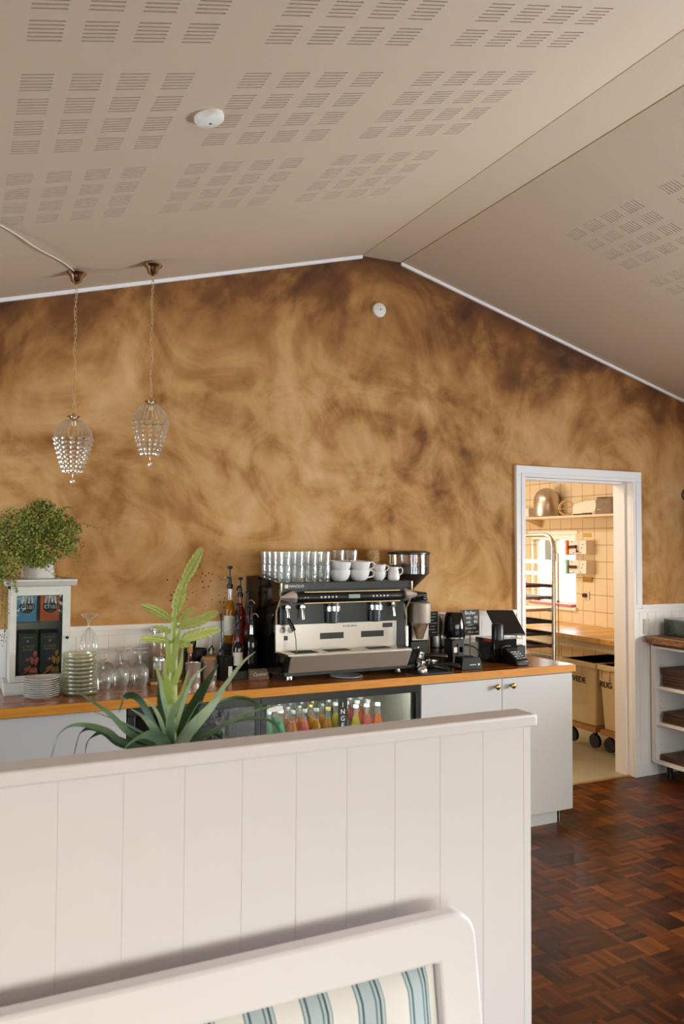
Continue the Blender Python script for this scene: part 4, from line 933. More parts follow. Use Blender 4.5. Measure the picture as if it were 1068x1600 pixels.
# ================================================================== BROMELIAD behind the partition
def bromeliad():
    B = at(266, 1172, 2.08); B = Vector((B.x, 2.08, 1.055))
    r = thing('flowering_bromeliad', 'spiky bromeliad with a lime green flower spike standing behind the white partition', 'plant', (B.x, B.y, .42))
    MB().lathe([(.07, .55), (.075, .56), (.10, .98), (.106, .985), (.106, 1.0), (.096, 1.0), (.09, .95), (0, .94)], (B.x, B.y, 0), 32).build('pot', 'terracotta', r)
    MB().cyl((B.x, B.y, .945), .092, .03, 24).build('soil', 'soil', r)
    def P(px, py, dy=0): return at(px, py, 2.08 + dy)
    W = .00175   # metres per photo pixel here
    leaves = [  # pixel polyline, depth offsets, width px, material
        ([(258,1168),(205,1146),(170,1113),(120,1080)], (0,-.05,-.09,-.12), 13, 'leaf_mid'),
        ([(250,1170),(195,1160),(168,1141),(137,1132),(110,1133),(91,1149),(80,1183)], (0,-.03,-.05,-.07,-.09,-.1,-.11), 13, 'leaf_mid'),
        ([(250,1172),(191,1164),(164,1145),(141,1137),(124,1147),(116,1178)], (0,.02,.04,.06,.07,.08), 12, 'leaf_dark'),
        ([(245,1174),(205,1160),(165,1145),(148,1148),(136,1160),(133,1178)], (0,.05,.08,.1,.11,.12), 8, 'leaf_dark'),
        ([(258,1168),(240,1136),(225,1119),(205,1108)], (0,-.07,-.1,-.13), 15, 'leaf_pale'),
        ([(262,1165),(246,1140),(230,1110),(216,1090),(200,1086),(190,1098),(186,1112)], (0,.03,.06,.08,.1,.12,.13), 17, 'leaf_dark'),
        ([(262,1160),(256,1118),(252,1085),(248,1057)], (0,.04,.06,.07), 22, 'leaf_dark'),
        ([(270,1162),(296,1118),(318,1076),(341,1038)], (0,.03,.06,.09), 25, 'leaf_dark'),
        ([(276,1166),(300,1136),(328,1106),(352,1078)], (0,-.04,-.07,-.09), 22, 'leaf_pale'),
        ([(280,1164),(318,1115),(352,1070),(378,1036),(399,1018)], (0,-.02,-.04,-.05,-.06), 9, 'leaf_pale'),
        ([(278,1168),(322,1150),(356,1130),(390,1114),(436,1102)], (0,-.03,-.06,-.08,-.1), 15, 'leaf_mid'),
        ([(280,1170),(333,1142),(366,1128),(400,1123),(428,1130),(440,1152)], (0,.0,.0,-.02,-.04,-.05), 12, 'leaf_mid'),
        ([(276,1164),(305,1130),(335,1102),(368,1091),(396,1096),(409,1109),(412,1130)], (0,.03,.06,.08,.09,.1,.1), 12, 'leaf_mid'),
        ([(262,1174),(250,1152),(228,1145),(208,1156),(192,1172)], (0,-.05,-.08,-.1,-.11), 24, 'leaf_mid'),
        ([(268,1160),(284,1104),(300,1062),(322,1040)], (0,-.03,-.05,-.06), 8, 'leaf_pale'),
        ([(262,1162),(252,1128),(240,1104),(225,1092)], (0,-.02,-.03,-.04), 8, 'leaf_pale'),
        ([(272,1165),(287,1140),(302,1112),(314,1098),(340,1112)], (0,.0,.02,.03,.03), 10, 'leaf_mid'),
        ([(264,1168),(232,1150),(190,1128),(146,1112)], (0,.07,.12,.15), 7, 'leaf_mid'),
        ([(270,1170),(262,1148),(240,1138),(222,1150)], (0,.04,.08,.11), 16, 'leaf_dark'),
        ([(272,1170),(300,1152),(334,1146),(352,1160)], (0,.05,.1,.13), 18, 'leaf_dark'),
        ([(268,1170),(266,1142),(270,1112),(282,1088)], (0,-.04,-.06,-.07), 15, 'leaf_mid'),
        ([(266,1172),(285,1158),(300,1140),(310,1118)], (0,-.08,-.11,-.13), 18, 'leaf_pale')]
    for pts, dys, wpx, mt in leaves:
        pp = smooth_path([P(px, py, dy) for (px, py), dy in zip(pts, dys)], 5)
        # roots gather inside the pot
        pp = [Vector((B.x + (pp[0].x - B.x)*.3, B.y, .985))] + pp; L = len(pp)
        ws = [wpx*W*.78*(.75 + .5*math.sin(min(1, i/(L*.35))*PI/2)*.6) * (1 - max(0, (i/(L-1) - .35)/.65)**1.6*.93) for i in range(L)]
        MB().strip(pp, ws, RT if abs(pts[0][1] - pts[-1][1]) > abs(pts[0][0] - pts[-1][0]) else Vector((.3, -.6, .75)), .0012).build('leaf', mt, r, angle=70)
    stem = smooth_path([Vector((B.x, B.y, .985)), P(268, 1120), P(270, 1060), P(272, 1010), P(272, 965), P(274, 950)], 6)
    n = len(stem); MB().tube(stem, [.016 - .0105*i/(n-1) for i in range(n)], 12).build('flower_stem', 'stem', r)
    # clasping leaves up the stem
    for k, (a, b, c_) in enumerate([((266,1128),(254,1085),(248,1050)), ((272,1120),(286,1080),(295,1045)), ((267,1085),(258,1050),(262,1020)), ((271,1070),(282,1040),(286,1010)), ((268,1050),(262,1015),(258,985)), ((271,1030),(277,1000),(283,975)), ((268,1100),(250,1060),(243,1035))]):
        pp = smooth_path([P(*a, -.01), P(*b, -.03), P(*c_, -.035)], 5); L = len(pp)
        MB().strip(pp, [10*W*(1 - (i/(L-1))**1.5*.95) for i in range(L)], RT, .001).build('stem_leaf', 'leaf_pale' if k == 0 else 'stem', r, angle=70)
    def spike(a, b, w, dy, up=0, name='flower_branch'):
        p0, p1 = P(*a), P(*b, dy); d = p1 - p0; L = d.length; d.normalize(); m = MB()
        side = d.cross(FW).normalized(); nb = max(7, int(L/.008)); mid = Vector((0, 0, up))
        c = lambda t: p0 + d*L*t + mid*math.sin(PI*t)
        m.tube([c(t/8) for t in range(9)], [.0035 + .0*t for t in range(9)], 8)
        for i in range(nb):
            t = .12 + .8*i/nb; s_ = 1 if i % 2 else -1; ww = w*math.sin(PI*min(1, .16 + t*.8))**.7
            q0 = c(t - .05); q1 = c(min(1, t + .19)) + side*s_*ww*.45; qm = c(t + .06) + side*s_*ww*.62
            pts = smooth_path([q0, qm, q1], 4); Ln = len(pts)
            m.tube(pts, [max(.0006, ww*.42*math.sin(PI*(.12 + .86*j/(Ln-1)))) for j in range(Ln)], 8, flat=.45, up=FW)
        return m.build(name, 'bract', r, angle=60)
    spike((270,972),(222,945), .0125, -.03, .004); spike((272,972),(303,949), .009, -.02); spike((273,980),(340,956), .0155, -.04, -.004)
    spike((271,990),(240,980), .010, .03, .003); spike((269,1004),(219,997), .0115, -.05, .004); spike((274,1002),(344,983), .0145, .03, .002)
    spike((273,1012),(300,1008), .010, -.03, .006); spike((272,962),(288,905), .0155, 0, 0, 'flower_tip'); spike((284,915),(315,856), .0145, 0, .0, 'flower_tip')
    q = thing('plant_stand', 'plain wooden stool carrying the bromeliad pot behind the partition', 'stand', (B.x, B.y, 0))
    MB().cyl((B.x, B.y, .52), .14, .03, 28).build('seat', 'crate_wood', q)
    for a in range(4): ca, sa = math.cos(a*PI/2+.78), math.sin(a*PI/2+.78); MB().tube([(B.x+ca*.13, B.y+sa*.13, 0), (B.x+ca*.09, B.y+sa*.09, .52)], .014, 10).build('leg', 'crate_wood', q)
    for ch in list(r.children):
        if ch.name.startswith(('pot', 'soil')):
            pass
bromeliad()
# ================================================================== BENCH before the partition
r = thing('wooden_bench', 'white painted wooden bench with striped upholstered back in front of the partition', 'bench', (0, 1.45, 0))
bx1, bz = 1.127, .737; bx0 = -1.05
def backy(z): return 1.655 - (bz - z) * .16     # the back leans towards the partition
def slab(m, x0, x1, z0, z1, t=.045, yo=0):
    m.q([(x0, backy(z0)-t+yo, z0), (x1, backy(z0)-t+yo, z0), (x1, backy(z0)+yo, z0), (x0, backy(z0)+yo, z0), (x0, backy(z1)-t+yo, z1), (x1, backy(z1)-t+yo, z1), (x1, backy(z1)+yo, z1), (x0, backy(z1)+yo, z1)], [(0,3,2,1),(4,5,6,7),(0,1,5,4),(1,2,6,5),(2,3,7,6),(3,0,4,7)])
# frame outline with rounded upper corners
poly = []
R = .055
for k in range(9): a = PI/2*k/8; poly.append((bx1 - R + R*math.sin(a), bz - R + R*math.cos(a)))
poly += [(bx1, .05), (bx1-.105, .05), (bx1-.105, bz-.097)]; poly += [(bx0+.105, bz-.097), (bx0+.105, .05), (bx0, .05)]
for k in range(9): a = PI/2*k/8; poly.append((bx0 + R - R*math.cos(a), bz - R + R*math.sin(a)))
m = MB(); n = len(poly); fr_ = [(x, backy(z)-.045, z) for x, z in poly]; bk = [(x, backy(z), z) for x, z in poly]
m.q(fr_ + bk, [tuple(range(n)), tuple(range(n, 2*n))] + [(i, (i+1) % n, n+(i+1) % n, n+i) for i in range(n)])
m.build('back_frame', 'partition', r, bevel=.007)
m = MB(); slab(m, bx0+.105, bx1-.105, .42, .46)
m.build('lower_rail', 'partition', r, bevel=.004)
# padded striped back
m = MB(); NX, NZ = 44, 10; X0, X1, Z0, Z1 = bx0+.107, bx1-.107, .462, bz-.094; vs = []
for j in range(NZ+1):
    for i in range(NX+1):
        u, v = i/NX, j/NZ; e = min(1, min(u*NX, (1-u)*NX)/2.2); f_ = min(1, min(v*NZ, (1-v)*NZ)/2.5); b_ = .04*math.sin(e*PI/2)*math.sin(f_*PI/2)
        z = Z0 + (Z1-Z0)*v; vs.append((X0 + (X1-X0)*u, backy(z) - .018 - b_, z))
fs = [(j*(NX+1)+i, j*(NX+1)+i+1, (j+1)*(NX+1)+i+1, (j+1)*(NX+1)+i) for j in range(NZ) for i in range(NX)]
o_ = len(vs); vs += [(X0, backy(Z0)-.01, Z0), (X1, backy(Z0)-.01, Z0), (X1, backy(Z1)-.01, Z1), (X0, backy(Z1)-.01, Z1)]; fs.append((o_, o_+3, o_+2, o_+1))
m.q(vs, fs).build('back_cushion', 'stripes', r, recalc=False)
MB().box((bx0, 1.14, .39), (bx1, 1.6, .42)).build('seat_board', 'partition', r, bevel=.004)
m = MB(); m.box((bx0+.02, 1.13, .42), (bx1-.02, 1.565, .49)).build('seat_cushion', 'stripes', r, bevel=.02)
MB().box((bx0+.03, 1.16, .31), (bx1-.03, 1.18, .39)).build('apron', 'partition', r, bevel=.003)
for x in (bx0+.03, bx1-.08):
    MB().box((x, 1.15, 0), (x+.05, 1.2, .39)).build('leg', 'partition', r, bevel=.003); 
    MB().box((x, 1.50, 0), (x+.05, 1.55, .39)).build('leg', 'partition', r, bevel=.003)
# ================================================================== PENDANTS
def pendant(x, y, zc, ztop, label):
    zceil = ceil_z(x); r = thing('pendant_lamp', label, 'lamp', (x, y, zceil), 'crystal pendant lamps')
    MB().lathe([(.046, zc+.05), (.047, zc+.044), (.03, zc+.028), (.022, zc+.006), (.012, zc), (.006, zc-.006), (0, zc-.006)], (x, y, 0), 28).build('canopy', 'nickel', r)
    # link chain with the flex threaded alongside
    m = MB(); z = zc - .006; k = 0; L = .024
    while z - L > ztop + .006:
        pts = []
        for t in range(10):
            a = 2*PI*t/10; u = .0052*math.cos(a); v = L/2*math.sin(a)*1.12
            pts.append((x + (u if k % 2 else 0), y + (0 if k % 2 else u), z - L/2 + v))
        m.tube(pts, .0011, 5, closed=True); z -= L*.86; k += 1
    m.build('chain', 'champagne', r)
    MB().tube([(x + .007*math.sin(i*.9), y - .004*math.cos(i*.9), zc - .006 - (zc - ztop - .006)*i/24) for i in range(25)], .0014, 6).build('flex', plain('gold_flex%d' % int(x*100), '#c9ac7c', .5), r)
    MB().lathe([(.0, ztop+.012), (.006, ztop+.01), (.008, ztop), (.03, ztop-.004), (.031, ztop-.008), (.018, ztop-.012), (.02, ztop-.02), (.03, ztop-.026)], (x, y, 0), 28).build('top_cap', 'nickel', r)
    zw, zb = ztop-.105, ztop-.262
    def Rz(z):
        if z > zw: t = (ztop-.02-z)/(ztop-.02-zw); return .028 + .055*math.sin(min(1, t)*PI/2)**.8
        t = (zw-z)/(zw-zb); return .083 - .043*t**1.25
    for zz, rr in ((zw, .083), (zb, .038)): pass
    MB().tube([(x+.081*math.cos(a*PI/18), y+.081*math.sin(a*PI/18), zw) for a in range(36)], .0022, 6, closed=True).build('ring', 'champagne', r)
    MB().lathe([(0, zb-.001), (.037, zb-.001), (.038, zb+.004), (.034, zb+.006)], (x, y, 0), 28).build('bottom_plate', 'nickel', r)
    for s in range(14):
        a = 2*PI*s/14; m = MB(); nb = 8
        for j in range(nb):
            z = zw - .008 - (zw - zb - .012)*j/(nb-1); R_ = Rz(z); m.ell((x+R_*math.cos(a), y+R_*math.sin(a), z), (.0105 - .003*j/nb, .0105 - .003*j/nb, .0102), 7, 4)
        m.build('bead_strand', 'crystal', r, angle=25)
    for s in range(26):
        a = 2*PI*s/26; m = MB()
        for j in range(13):
            z = ztop - .026 - (ztop - .026 - zw)*j/12; R_ = Rz(z); m.ell((x+R_*math.cos(a), y+R_*math.sin(a), z), (.0034, .0034, .0052), 5, 3)
        m.build('fine_bead_strand', 'crystal', r, angle=25)
    MB().lathe([(.002, zb-.001), (.004, zb-.012), (.0015, zb-.02), (.0015, zb-.03)], (x, y, 0), 10).build('finial', 'nickel', r)
    MB().ell((x, y, zb-.044), .0135, 10, 6).build('crystal_ball', 'crystal', r, angle=20)
    MB().lathe([(.012, ztop-.05), (.014, ztop-.03), (.006, ztop-.02)], (x, y, 0), 14).build('lamp_holder', 'champagne', r)
    MB().lathe([(.006, ztop-.05), (.013, ztop-.07), (.015, ztop-.09), (.006, ztop-.115), (0, ztop-.125)], (x, y, 0), 14).build('bulb', plain('candle_bulb%d' % int(x*100), '#c99a55', .2), r)
pendant(.482, 3.857, 2.805, 2.188, 'crystal bead pendant lamp hanging lower, the left of the pair')
pendant(.832, 3.846, 2.893, 2.284, 'crystal bead pendant lamp hanging higher, the right of the pair')
cp = [(.482, 3.857, 2.853), (.40, 3.66, ceil_z(.40)-.012), (.28, 3.43, ceil_z(.28)-.018), (.13, 3.16, ceil_z(.13)-.006), (-.3, 2.4, ceil_z(-.3)-.004)]
tag(MB().tube(smooth_path(cp, 8), .0028, 8).build('ceiling_cable', plain('ivory_cable', '#e3d8c2', .5), None), 'ivory cable running along the ceiling to the left pendant', 'cable')
# smoke detector and wall disc
r = thing('smoke_detector', 'round white smoke detector on the left ceiling slope', 'smoke detector', (.675, 2.361, ceil_z(.675)))
nrm = Matrix.Rotation(math.atan(-SL), 4, 'Y')
def tilt(mb, c): mb.v = [tuple(Vector(c) + nrm @ Vector(v)) for v in mb.v]; return mb
c = Vector((.675, 2.361, ceil_z(.675)))
tilt(MB().lathe([(.046, 0), (.047, -.008), (.044, -.018), (.036, -.023), (0, -.024)], n=36), c).build('housing', 'box_white', r); tilt(MB().lathe([(0, -.0238), (.004, -.0238), (.004, -.0255), (0, -.0255)], n=12), c).build('sensor_hole', 'ink', r)
r = thing('alarm_disc', 'round white alarm disc high on the ochre wall below the gable', 'alarm', (2.253, WY, 2.998))
MB().lathe([(.043, 0), (.044, -.004), (.042, -.014), (.036, -.018), (0, -.019)], (2.253, WY, 2.998), 36, 'y').build('housing', 'box_white', r); MB().lathe([(0, -.0188), (.004, -.0188), (.004, -.021), (0, -.021)], (2.256, WY, 3.0), 12, 'y').build('sensor_hole', 'ink', r)
# switches on the wainscot
r = thing('light_switch', 'double ivory switch plate on the wainscot right of the doorway', 'switch', (4.38, WY-.012, 1.035)); m = MB().box((4.352, WY-.022, .982), (4.406, WY-.012, 1.088)).build('plate', 'switch', r, bevel=.002)
for z in (.99, 1.04): MB().box((4.36, WY-.026, z), (4.398, WY-.022, z+.04)).build('rocker', 'switch', m, bevel=.001)
# ================================================================== SERVING CABINET ON THE RIGHT
SX = 4.41; r = thing('shelf_cabinet', 'open white shelf cabinet under a butcher board right of the doorway', 'cabinet', (SX + .2, 3.4, 0)); y0, y1 = 2.4, 4.14; D = .42
m = MB(); m.box((SX, y1-.02, .1), (SX+D, y1, .885)); m.box((SX, y0, .1), (SX+D, y0+.02, .885)); m.box((SX, 3.25, .1), (SX+D, 3.27, .885)); m.box((SX, y0, .885), (SX+D, y1, .905)); m.box((SX+D-.01, y0, .1), (SX+D, y1, .885)); m.box((SX-.004, y0, .095), (SX+D, y1, .118)); m.box((SX, y1, .1), (SX+.02, y1+.022, .905))
m.build('carcass', 'white', r, bevel=.001)
for z in (.36, .607):
    MB().box((SX+.003, 3.27, z), (SX+D-.012, y1-.02, z+.02)).build('shelf', 'white', r, bevel=.001); MB().box((SX+.003, y0+.02, z), (SX+D-.012, 3.25, z+.02)).build('shelf', 'white', r, bevel=.001)
m = MB()
for z in range(14): m.cyl((SX+.045, y1-.0205, .17+.05*z), .0028, .001, 8, 'y')
m.build('peg_hole', 'ink', r)
for x in (SX+.06, SX+.36):
    for y in (y0+.08, y1-.08): MB().cyl((x, y, 0), .02, .095, 12).build('foot', 'black', r)
tag(MB().prism([(SX-.03, 2.38), (SX+D+.02, 2.38), (SX+D+.02, 4.125), (SX-.02, 4.125), (SX-.03, 4.115)], .905, .927, 'xy').build('wooden_plank', 'dark_wood', None, bevel=.002), 'dark wooden plank lying under the butcher board', 'board')
tag(MB().prism([(SX-.075, 2.36), (SX+D+.03, 2.36), (SX+D+.03, 4.15), (SX-.055, 4.15), (SX-.075, 4.13)], .927, .972, 'xy').build('butcher_board', 'board_wood', None, bevel=.004), 'thick butcher block board on top of the white shelf cabinet', 'board')
r = thing('glass_jar', 'squarish glass jar with dark green contents on the butcher board', 'jar', (4.6, 4.03, .9722)); c = r.location
MB().box((4.495, 3.93, .9722), (4.498, 4.12, 1.085)).box((4.498, 3.93, .9722), (4.70, 3.933, 1.085)).box((4.498, 4.117, .9722), (4.70, 4.12, 1.085)).box((4.697, 3.933, .9722), (4.70, 4.117, 1.085)).build('jar', 'cab_glass', r); MB().box((4.499, 3.934, .9725), (4.695, 4.116, 1.06)).build('contents', leafmat('packed_leaves', '#2c3a26', '#6c7a58', 45, .8), r); MB().box((4.493, 3.928, 1.0852), (4.702, 4.122, 1.093)).build('lid', 'glass', r, bevel=.002)
rnd = random.Random(5)
def stack(n, z, y0_, y1_, th, what):
    for k in range(n):
        dy = rnd.uniform(-.012, .012); dx_ = rnd.uniform(0, .015)
        o = MB().box((SX+.02+dx_, y0_, z + th*k), (SX+.36, y1_+dy, z + th*(k+.93))).build('serving_board', 'dark_wood', None, bevel=.0015)
        tag(o, 'dark wooden serving board on the %s, %s' % (what, 'bottommost' if k == 0 else 'topmost' if k == n-1 else '%s from the bottom' % ords[k]), 'board', 'dark serving boards in the shelf cabinet')
stack(6, .627, 3.62, 4.085, .0215, 'upper shelf of the white cabinet'); stack(4, .38, 3.6, 4.09, .018, 'middle shelf of the white cabinet'); stack(2, .1185, 3.55, 4.1, .02, 'bottom shelf of the white cabinet')
r = thing('wall_sconce', 'dark wall lamp with a small brass arm at the right end of the ochre wall', 'lamp', (4.80, WY, 1.9))
MB().lathe([(.045, 0), (.045, -.01), (.02, -.02), (0, -.02)], (4.80, WY, 1.97), 20, 'y').build('wall_plate', 'dark_wood', r)
MB().tube(smooth_path([(4.80, WY-.02, 1.97), (4.80, WY-.07, 1.985), (4.82, WY-.11, 1.96), (4.82, WY-.12, 1.9)], 6), .008, 10).build('arm', 'brass', r)
MB().lathe([(.012, 1.9), (.03, 1.89), (.055, 1.80), (.05, 1.70), (.02, 1.64), (0, 1.63)], (4.835, WY-.12, 0), 24).build('shade', 'black_matt', r)
# ================================================================== KITCHEN
r = thing('kitchen_shelf', 'long pale shelf on the tiled kitchen wall', 'shelf', (5.0, 5.9, 1.83)); MB().box((4.90, 4.75, 1.845), (KX, 7.4, 1.865)).build('board', 'pale_pine', r, bevel=.002)
for y in (5.0, 6.2, 7.2): MB().prism([(KX, 1.845), (4.95, 1.845), (4.95, 1.838), (KX-.02, 1.77), (KX, 1.77)], y, y+.02, 'xz').build('bracket', 'pale_pine', r)
SZ = 1.8652
r = thing('steel_dome', 'tall polished steel dome on the kitchen shelf', 'dome', (5.02, 5.98, SZ)); c = r.location
MB().prism([(0, 0)], 0, 0) if False else None
pr = [(.118, 0), (.12, .004), (.12, .15)] + [(.12*math.cos(t*PI/20), .15 + .125*math.sin(t*PI/20)) for t in range(1, 11)]
MB().lathe(pr, (5.02, 5.98, SZ), 40).build('shell', 'warm_steel', r)
MB().lathe([(.121, .0), (.123, .003), (.121, .007)], (5.02, 5.98, SZ), 40).build('rim', 'brass', r)
r = thing('round_mould', 'round cane ring mould with crossbars leaning on the kitchen shelf', 'mould', (4.96, 5.66, SZ)); c = Vector((4.97, 5.655, SZ+.07))
def ring(y, rr, t): return [(c.x + .02*math.sin(a*PI/16)*0 + rr*math.cos(a*PI/16)*.6, y + rr*math.cos(a*PI/16)*-.8, c.z + rr*math.sin(a*PI/16)) for a in range(32)]
MB().tube(ring(c.y, .064, 0), .008, 8, closed=True).tube([tuple(Vector(p) + Vector((.03, .02, 0))) for p in ring(c.y, .06, 0)], .006, 8, closed=True).build('hoop', 'gold_ring', r)
m = MB()
for a in (.3, 1.9, 3.4, 5.0): m.tube([c, (c.x + .06*math.cos(a)*.6, c.y - .06*math.cos(a)*.8, c.z + .06*math.sin(a))], .0045, 6)
m.build('crossbar', 'gold_ring', r)
r = thing('cloth_bag', 'grey-brown folded cloth bag standing on the kitchen shelf', 'bag', (4.99, 5.15, SZ))
bm_ = MB(); rnd = random.Random(9); nx, nz = 12, 7; vs = []
for j in range(nz+1):
    for i in range(nx*2):
        a = 2*PI*i/(nx*2); t = j/nz; ry = .115 - .02*t; rx = .045*(1 - .35*t)
        sgn = lambda v: (1 if v >= 0 else -1)
        yy = ry*sgn(math.cos(a))*abs(math.cos(a))**.45; xx = rx*sgn(math.sin(a))*abs(math.sin(a))**.7
        vs.append((4.985 + xx + rnd.uniform(-.003, .003), 5.175 + yy + rnd.uniform(-.003, .003) , SZ + .145*t + (rnd.uniform(-.006, .006) if 0 < j else 0) - (.012*math.cos(yy*18) if j == nz else 0)))
N_ = nx*2; fs = [(j*N_+i, j*N_+(i+1) % N_, (j+1)*N_+(i+1) % N_, (j+1)*N_+i) for j in range(nz) for i in range(N_)] + [tuple(range(N_))[::-1], tuple(nz*N_+i for i in range(N_))]
bm_.q(vs, fs).build('bag_body', 'bag', r); MB().tube([(4.938, 5.19, SZ+.04), (4.936, 5.21, SZ+.04), (4.937, 5.23, SZ+.041)], .003, 6).build('tag', 'box_white', r)
r = thing('rolling_pin', 'dark handled bread knife lying at the shelf edge', 'knife', (4.94, 5.42, SZ)); r.name = 'bread_knife'
MB().box((4.925, 5.40, SZ), (4.945, 5.52, SZ+.012)).build('blade', 'black_matt', r, bevel=.002); MB().box((4.925, 5.30, SZ), (4.945, 5.40, SZ+.016)).build('handle', 'brown_print', r, bevel=.003)
r = thing('paper_bags', 'pale printed paper bag lying behind the bread knife', 'paper bag', (5.03, 5.43, SZ)); r.name = 'paper_bag'
MB().prism([(5.30, SZ), (5.62, SZ), (5.6, SZ+.1), (5.45, SZ+.125), (5.32, SZ+.13)], 5.0, 5.06, 'yz').build('sheet', 'box_white', r, bevel=.004)
tag(MB().box((5.0, 6.22, SZ), (5.12, 6.5, SZ+.09)).build('storage_box', 'box_white', None, bevel=.003), 'white box left of the steel dome on the kitchen shelf', 'box')
# dispensers / switch boxes on tiles
for z0, z1, lab, cm, hand in ((1.52, 1.645, 'upper white wall unit with an orange flap beside the kitchen window', 'orange_card2', 1), (1.345, 1.465, 'lower white wall unit with a green flap beside the kitchen window', 'green_card2', 0)):
    r = thing('wall_dispenser', lab, 'dispenser', (KX, 5.6, z0))
    q = MB().box((5.045, 5.485, z0), (KX, 5.71, z1)).build('housing', 'box_white', r, bevel=.004)
    MB().box((5.03, 5.712, z0-.005), (5.14, 5.735, z1)).build('flap', cm, r)
    h = MB(); zc = (z0+z1)/2; h.tube([(5.03, 5.70, zc), (5.03, 5.60, zc + (.008 if hand else 0))] + ([(5.03, 5.585, zc-.045)] if hand else []), .013, 8).build('handle', 'dark_wood', r)
    m = MB()
    for yy, zz in ((5.66, .9), (5.535, .45), (5.55, .12), (5.64, .1), (5.52, .7)): m.box((5.0435, yy, z0+(z1-z0)*zz-.004), (5.0455, yy+.012, z0+(z1-z0)*zz+.004))
    m.build('mark', 'ink', q); MB().box((5.0435, 5.575, z0+.004), (5.0455, 5.577, z1-.004)).build('joint', 'crate_wood', q)
tag(MB().box((KX-.008, 5.52, 1.27), (KX, 5.63, 1.315)).build('wall_label', 'brass', None), 'small brass-coloured plate below the green-flapped wall unit', 'plate')
tag(MB().box((KX-.004, 5.53, 1.675), (KX, 5.63, 1.71)).build('wall_label', plain('olive_note', '#b8a34a', .7), None), 'small olive note taped above the wall units', 'note')
r = thing('wall_socket', 'small cream socket with a brown plug below the wall units', 'socket', (KX, 5.59, 1.14)); MB().box((KX-.012, 5.555, 1.11), (KX, 5.63, 1.185)).build('plate', 'switch', r, bevel=.002); MB().cyl((KX-.04, 5.595, 1.15), .02, .028, 14, 'x').build('plug', 'brown_glass', r)
tag(MB().box((5.10, 5.745, 1.031), (5.20, 6.35, 1.055)).build('folded_cloth', 'pink_cloth', None, bevel=.004), 'folded pink cloth on the kitchen window sill', 'cloth')
# kitchen worktop with bins beneath
WX = 4.46
r = thing('kitchen_worktop', 'light wooden kitchen worktop on steel legs along the tiled wall', 'worktop', (4.8, 5.9, 0))
MB().box((WX, 4.348, .845), (KX-.005, 7.6, .885)).build('board', 'kitchen_wood', r, bevel=.003)
MB().box((WX+.03, 4.39, .785), (WX+.06, 7.56, .845)).box((KX-.06, 4.39, .785), (KX-.03, 7.56, .845)).build('rail', 'pale_pine', r)
for y in (4.352, 7.5):
    for x in (WX+.03, KX-.07): MB().box((x, y, 0), (x+.035, y+.035, .785)).build('leg', 'grey_rail', r)
def flour_bin(y0, y1, lab, word, wy, xo=0):
    r = thing('flour_bin', lab, 'bin', (4.75, (y0+y1)/2, .19), 'flour bins on the wooden dollies')
    x0, x1 = 4.49+xo, 4.98; m = MB(); z0, z1 = .19, .685; e = .025
    m.q([(x0+e, y0+e, z0), (x1-e, y0+e, z0), (x1-e, y1-e, z0), (x0+e, y1-e, z0), (x0, y0, z1), (x1, y0, z1), (x1, y1, z1), (x0, y1, z1)], [(0,3,2,1),(4,5,6,7),(0,1,5,4),(1,2,6,5),(2,3,7,6),(3,0,4,7)]).build('tub', 'bin', r, bevel=.012)
    MB().box((x0-.012, y0-.01, z1-.04), (x1+.01, y1+.01, z1)).build('rim', 'bin', r, bevel=.006)
    k = MB()
    for yy in (wy-.045, wy+.045): k.box((x0-.01, yy-.004, z1-.11), (x0, yy+.004, z1-.04))
    k.box((x0-.012, wy-.049, z1-.118), (x0, wy+.049, z1-.108)); k.build('latch', 'bin', r)
    tx = x0 + e*(z1-.16-z1)/-(z1-z0)
    o = text(word, .064, (tx-.004, wy, z1-.15), 'ink', r, rot=(PI/2, 0, -PI/2), ext=.002)
    q = thing('wooden_dolly', 'low wooden dolly under the %s' % lab.split(' bin')[0].replace('cream flour', 'bin marked ' + word), 'dolly', (4.75, (y0+y1)/2, 0), 'wooden dollies under the flour bins')
    MB().box((x0, y0+.005, .15), (x1, y1-.005, .1895)).build('deck', 'crate_wood', q, bevel=.003)
    for a in (x0+.05, x1-.05):
        for b in (y0+.06, y1-.06): MB().cyl((a-.012, b, .075), .055, .024, 16, 'x').box((a-.015, b-.01, .11), (a+.015, b+.01, .15)).build('castor', 'black', q)
flour_bin(4.79, 5.16, 'cream flour bin marked HVEDE, half hidden by the counter end', 'HVEDE', 5.0)
flour_bin(4.41, 4.75, 'cream flour bin marked RUG, beside the door frame', 'RUG', 4.685)
# tray rack
r = thing('tray_rack', 'tall steel bakery tray rack with arched top behind the doorway', 'rack', (3.8, 5.1, 0)); rx1, rx0, ya, yb = 4.155, 3.72, 4.875, 5.48
for x in (rx0, rx1):
    pts = [(x, ya, .1), (x, ya, 1.58)] + [(x, ya + .1 - .1*math.cos(t*PI/12), 1.58 + .1*math.sin(t*PI/12)) for t in range(1, 7)] + [(x, yb - .1 + .1*math.sin(t*PI/12), 1.58 + .1*math.cos(t*PI/12)) for t in range(0, 7)] + [(x, yb, .1)]
    MB().tube(pts, .016, 10, up=Vector((1, 0, 0))).build('side_frame', 'warm_steel', r)
for k in range(12):
    z = 1.46 - .092*k
    for x, s in ((rx0+.01, 1), (rx1-.01, -1)):
        MB().box((min(x, x+s*.025), ya+.01, z-.002), (max(x, x+s*.025), yb-.01, z)).box((min(x, x+s*.004), ya+.01, z), (max(x, x+s*.004), yb-.01, z+.026)).build('runner', 'warm_steel', r)
for y in (ya, yb): MB().box((rx0, y-.012, .12), (rx1, y+.012, .15)).build('cross_bar', 'warm_steel', r); MB().box((rx0, y-.01, 1.55), (rx1, y+.01, 1.57)).build('cross_bar', 'warm_steel', r) if y == yb else None
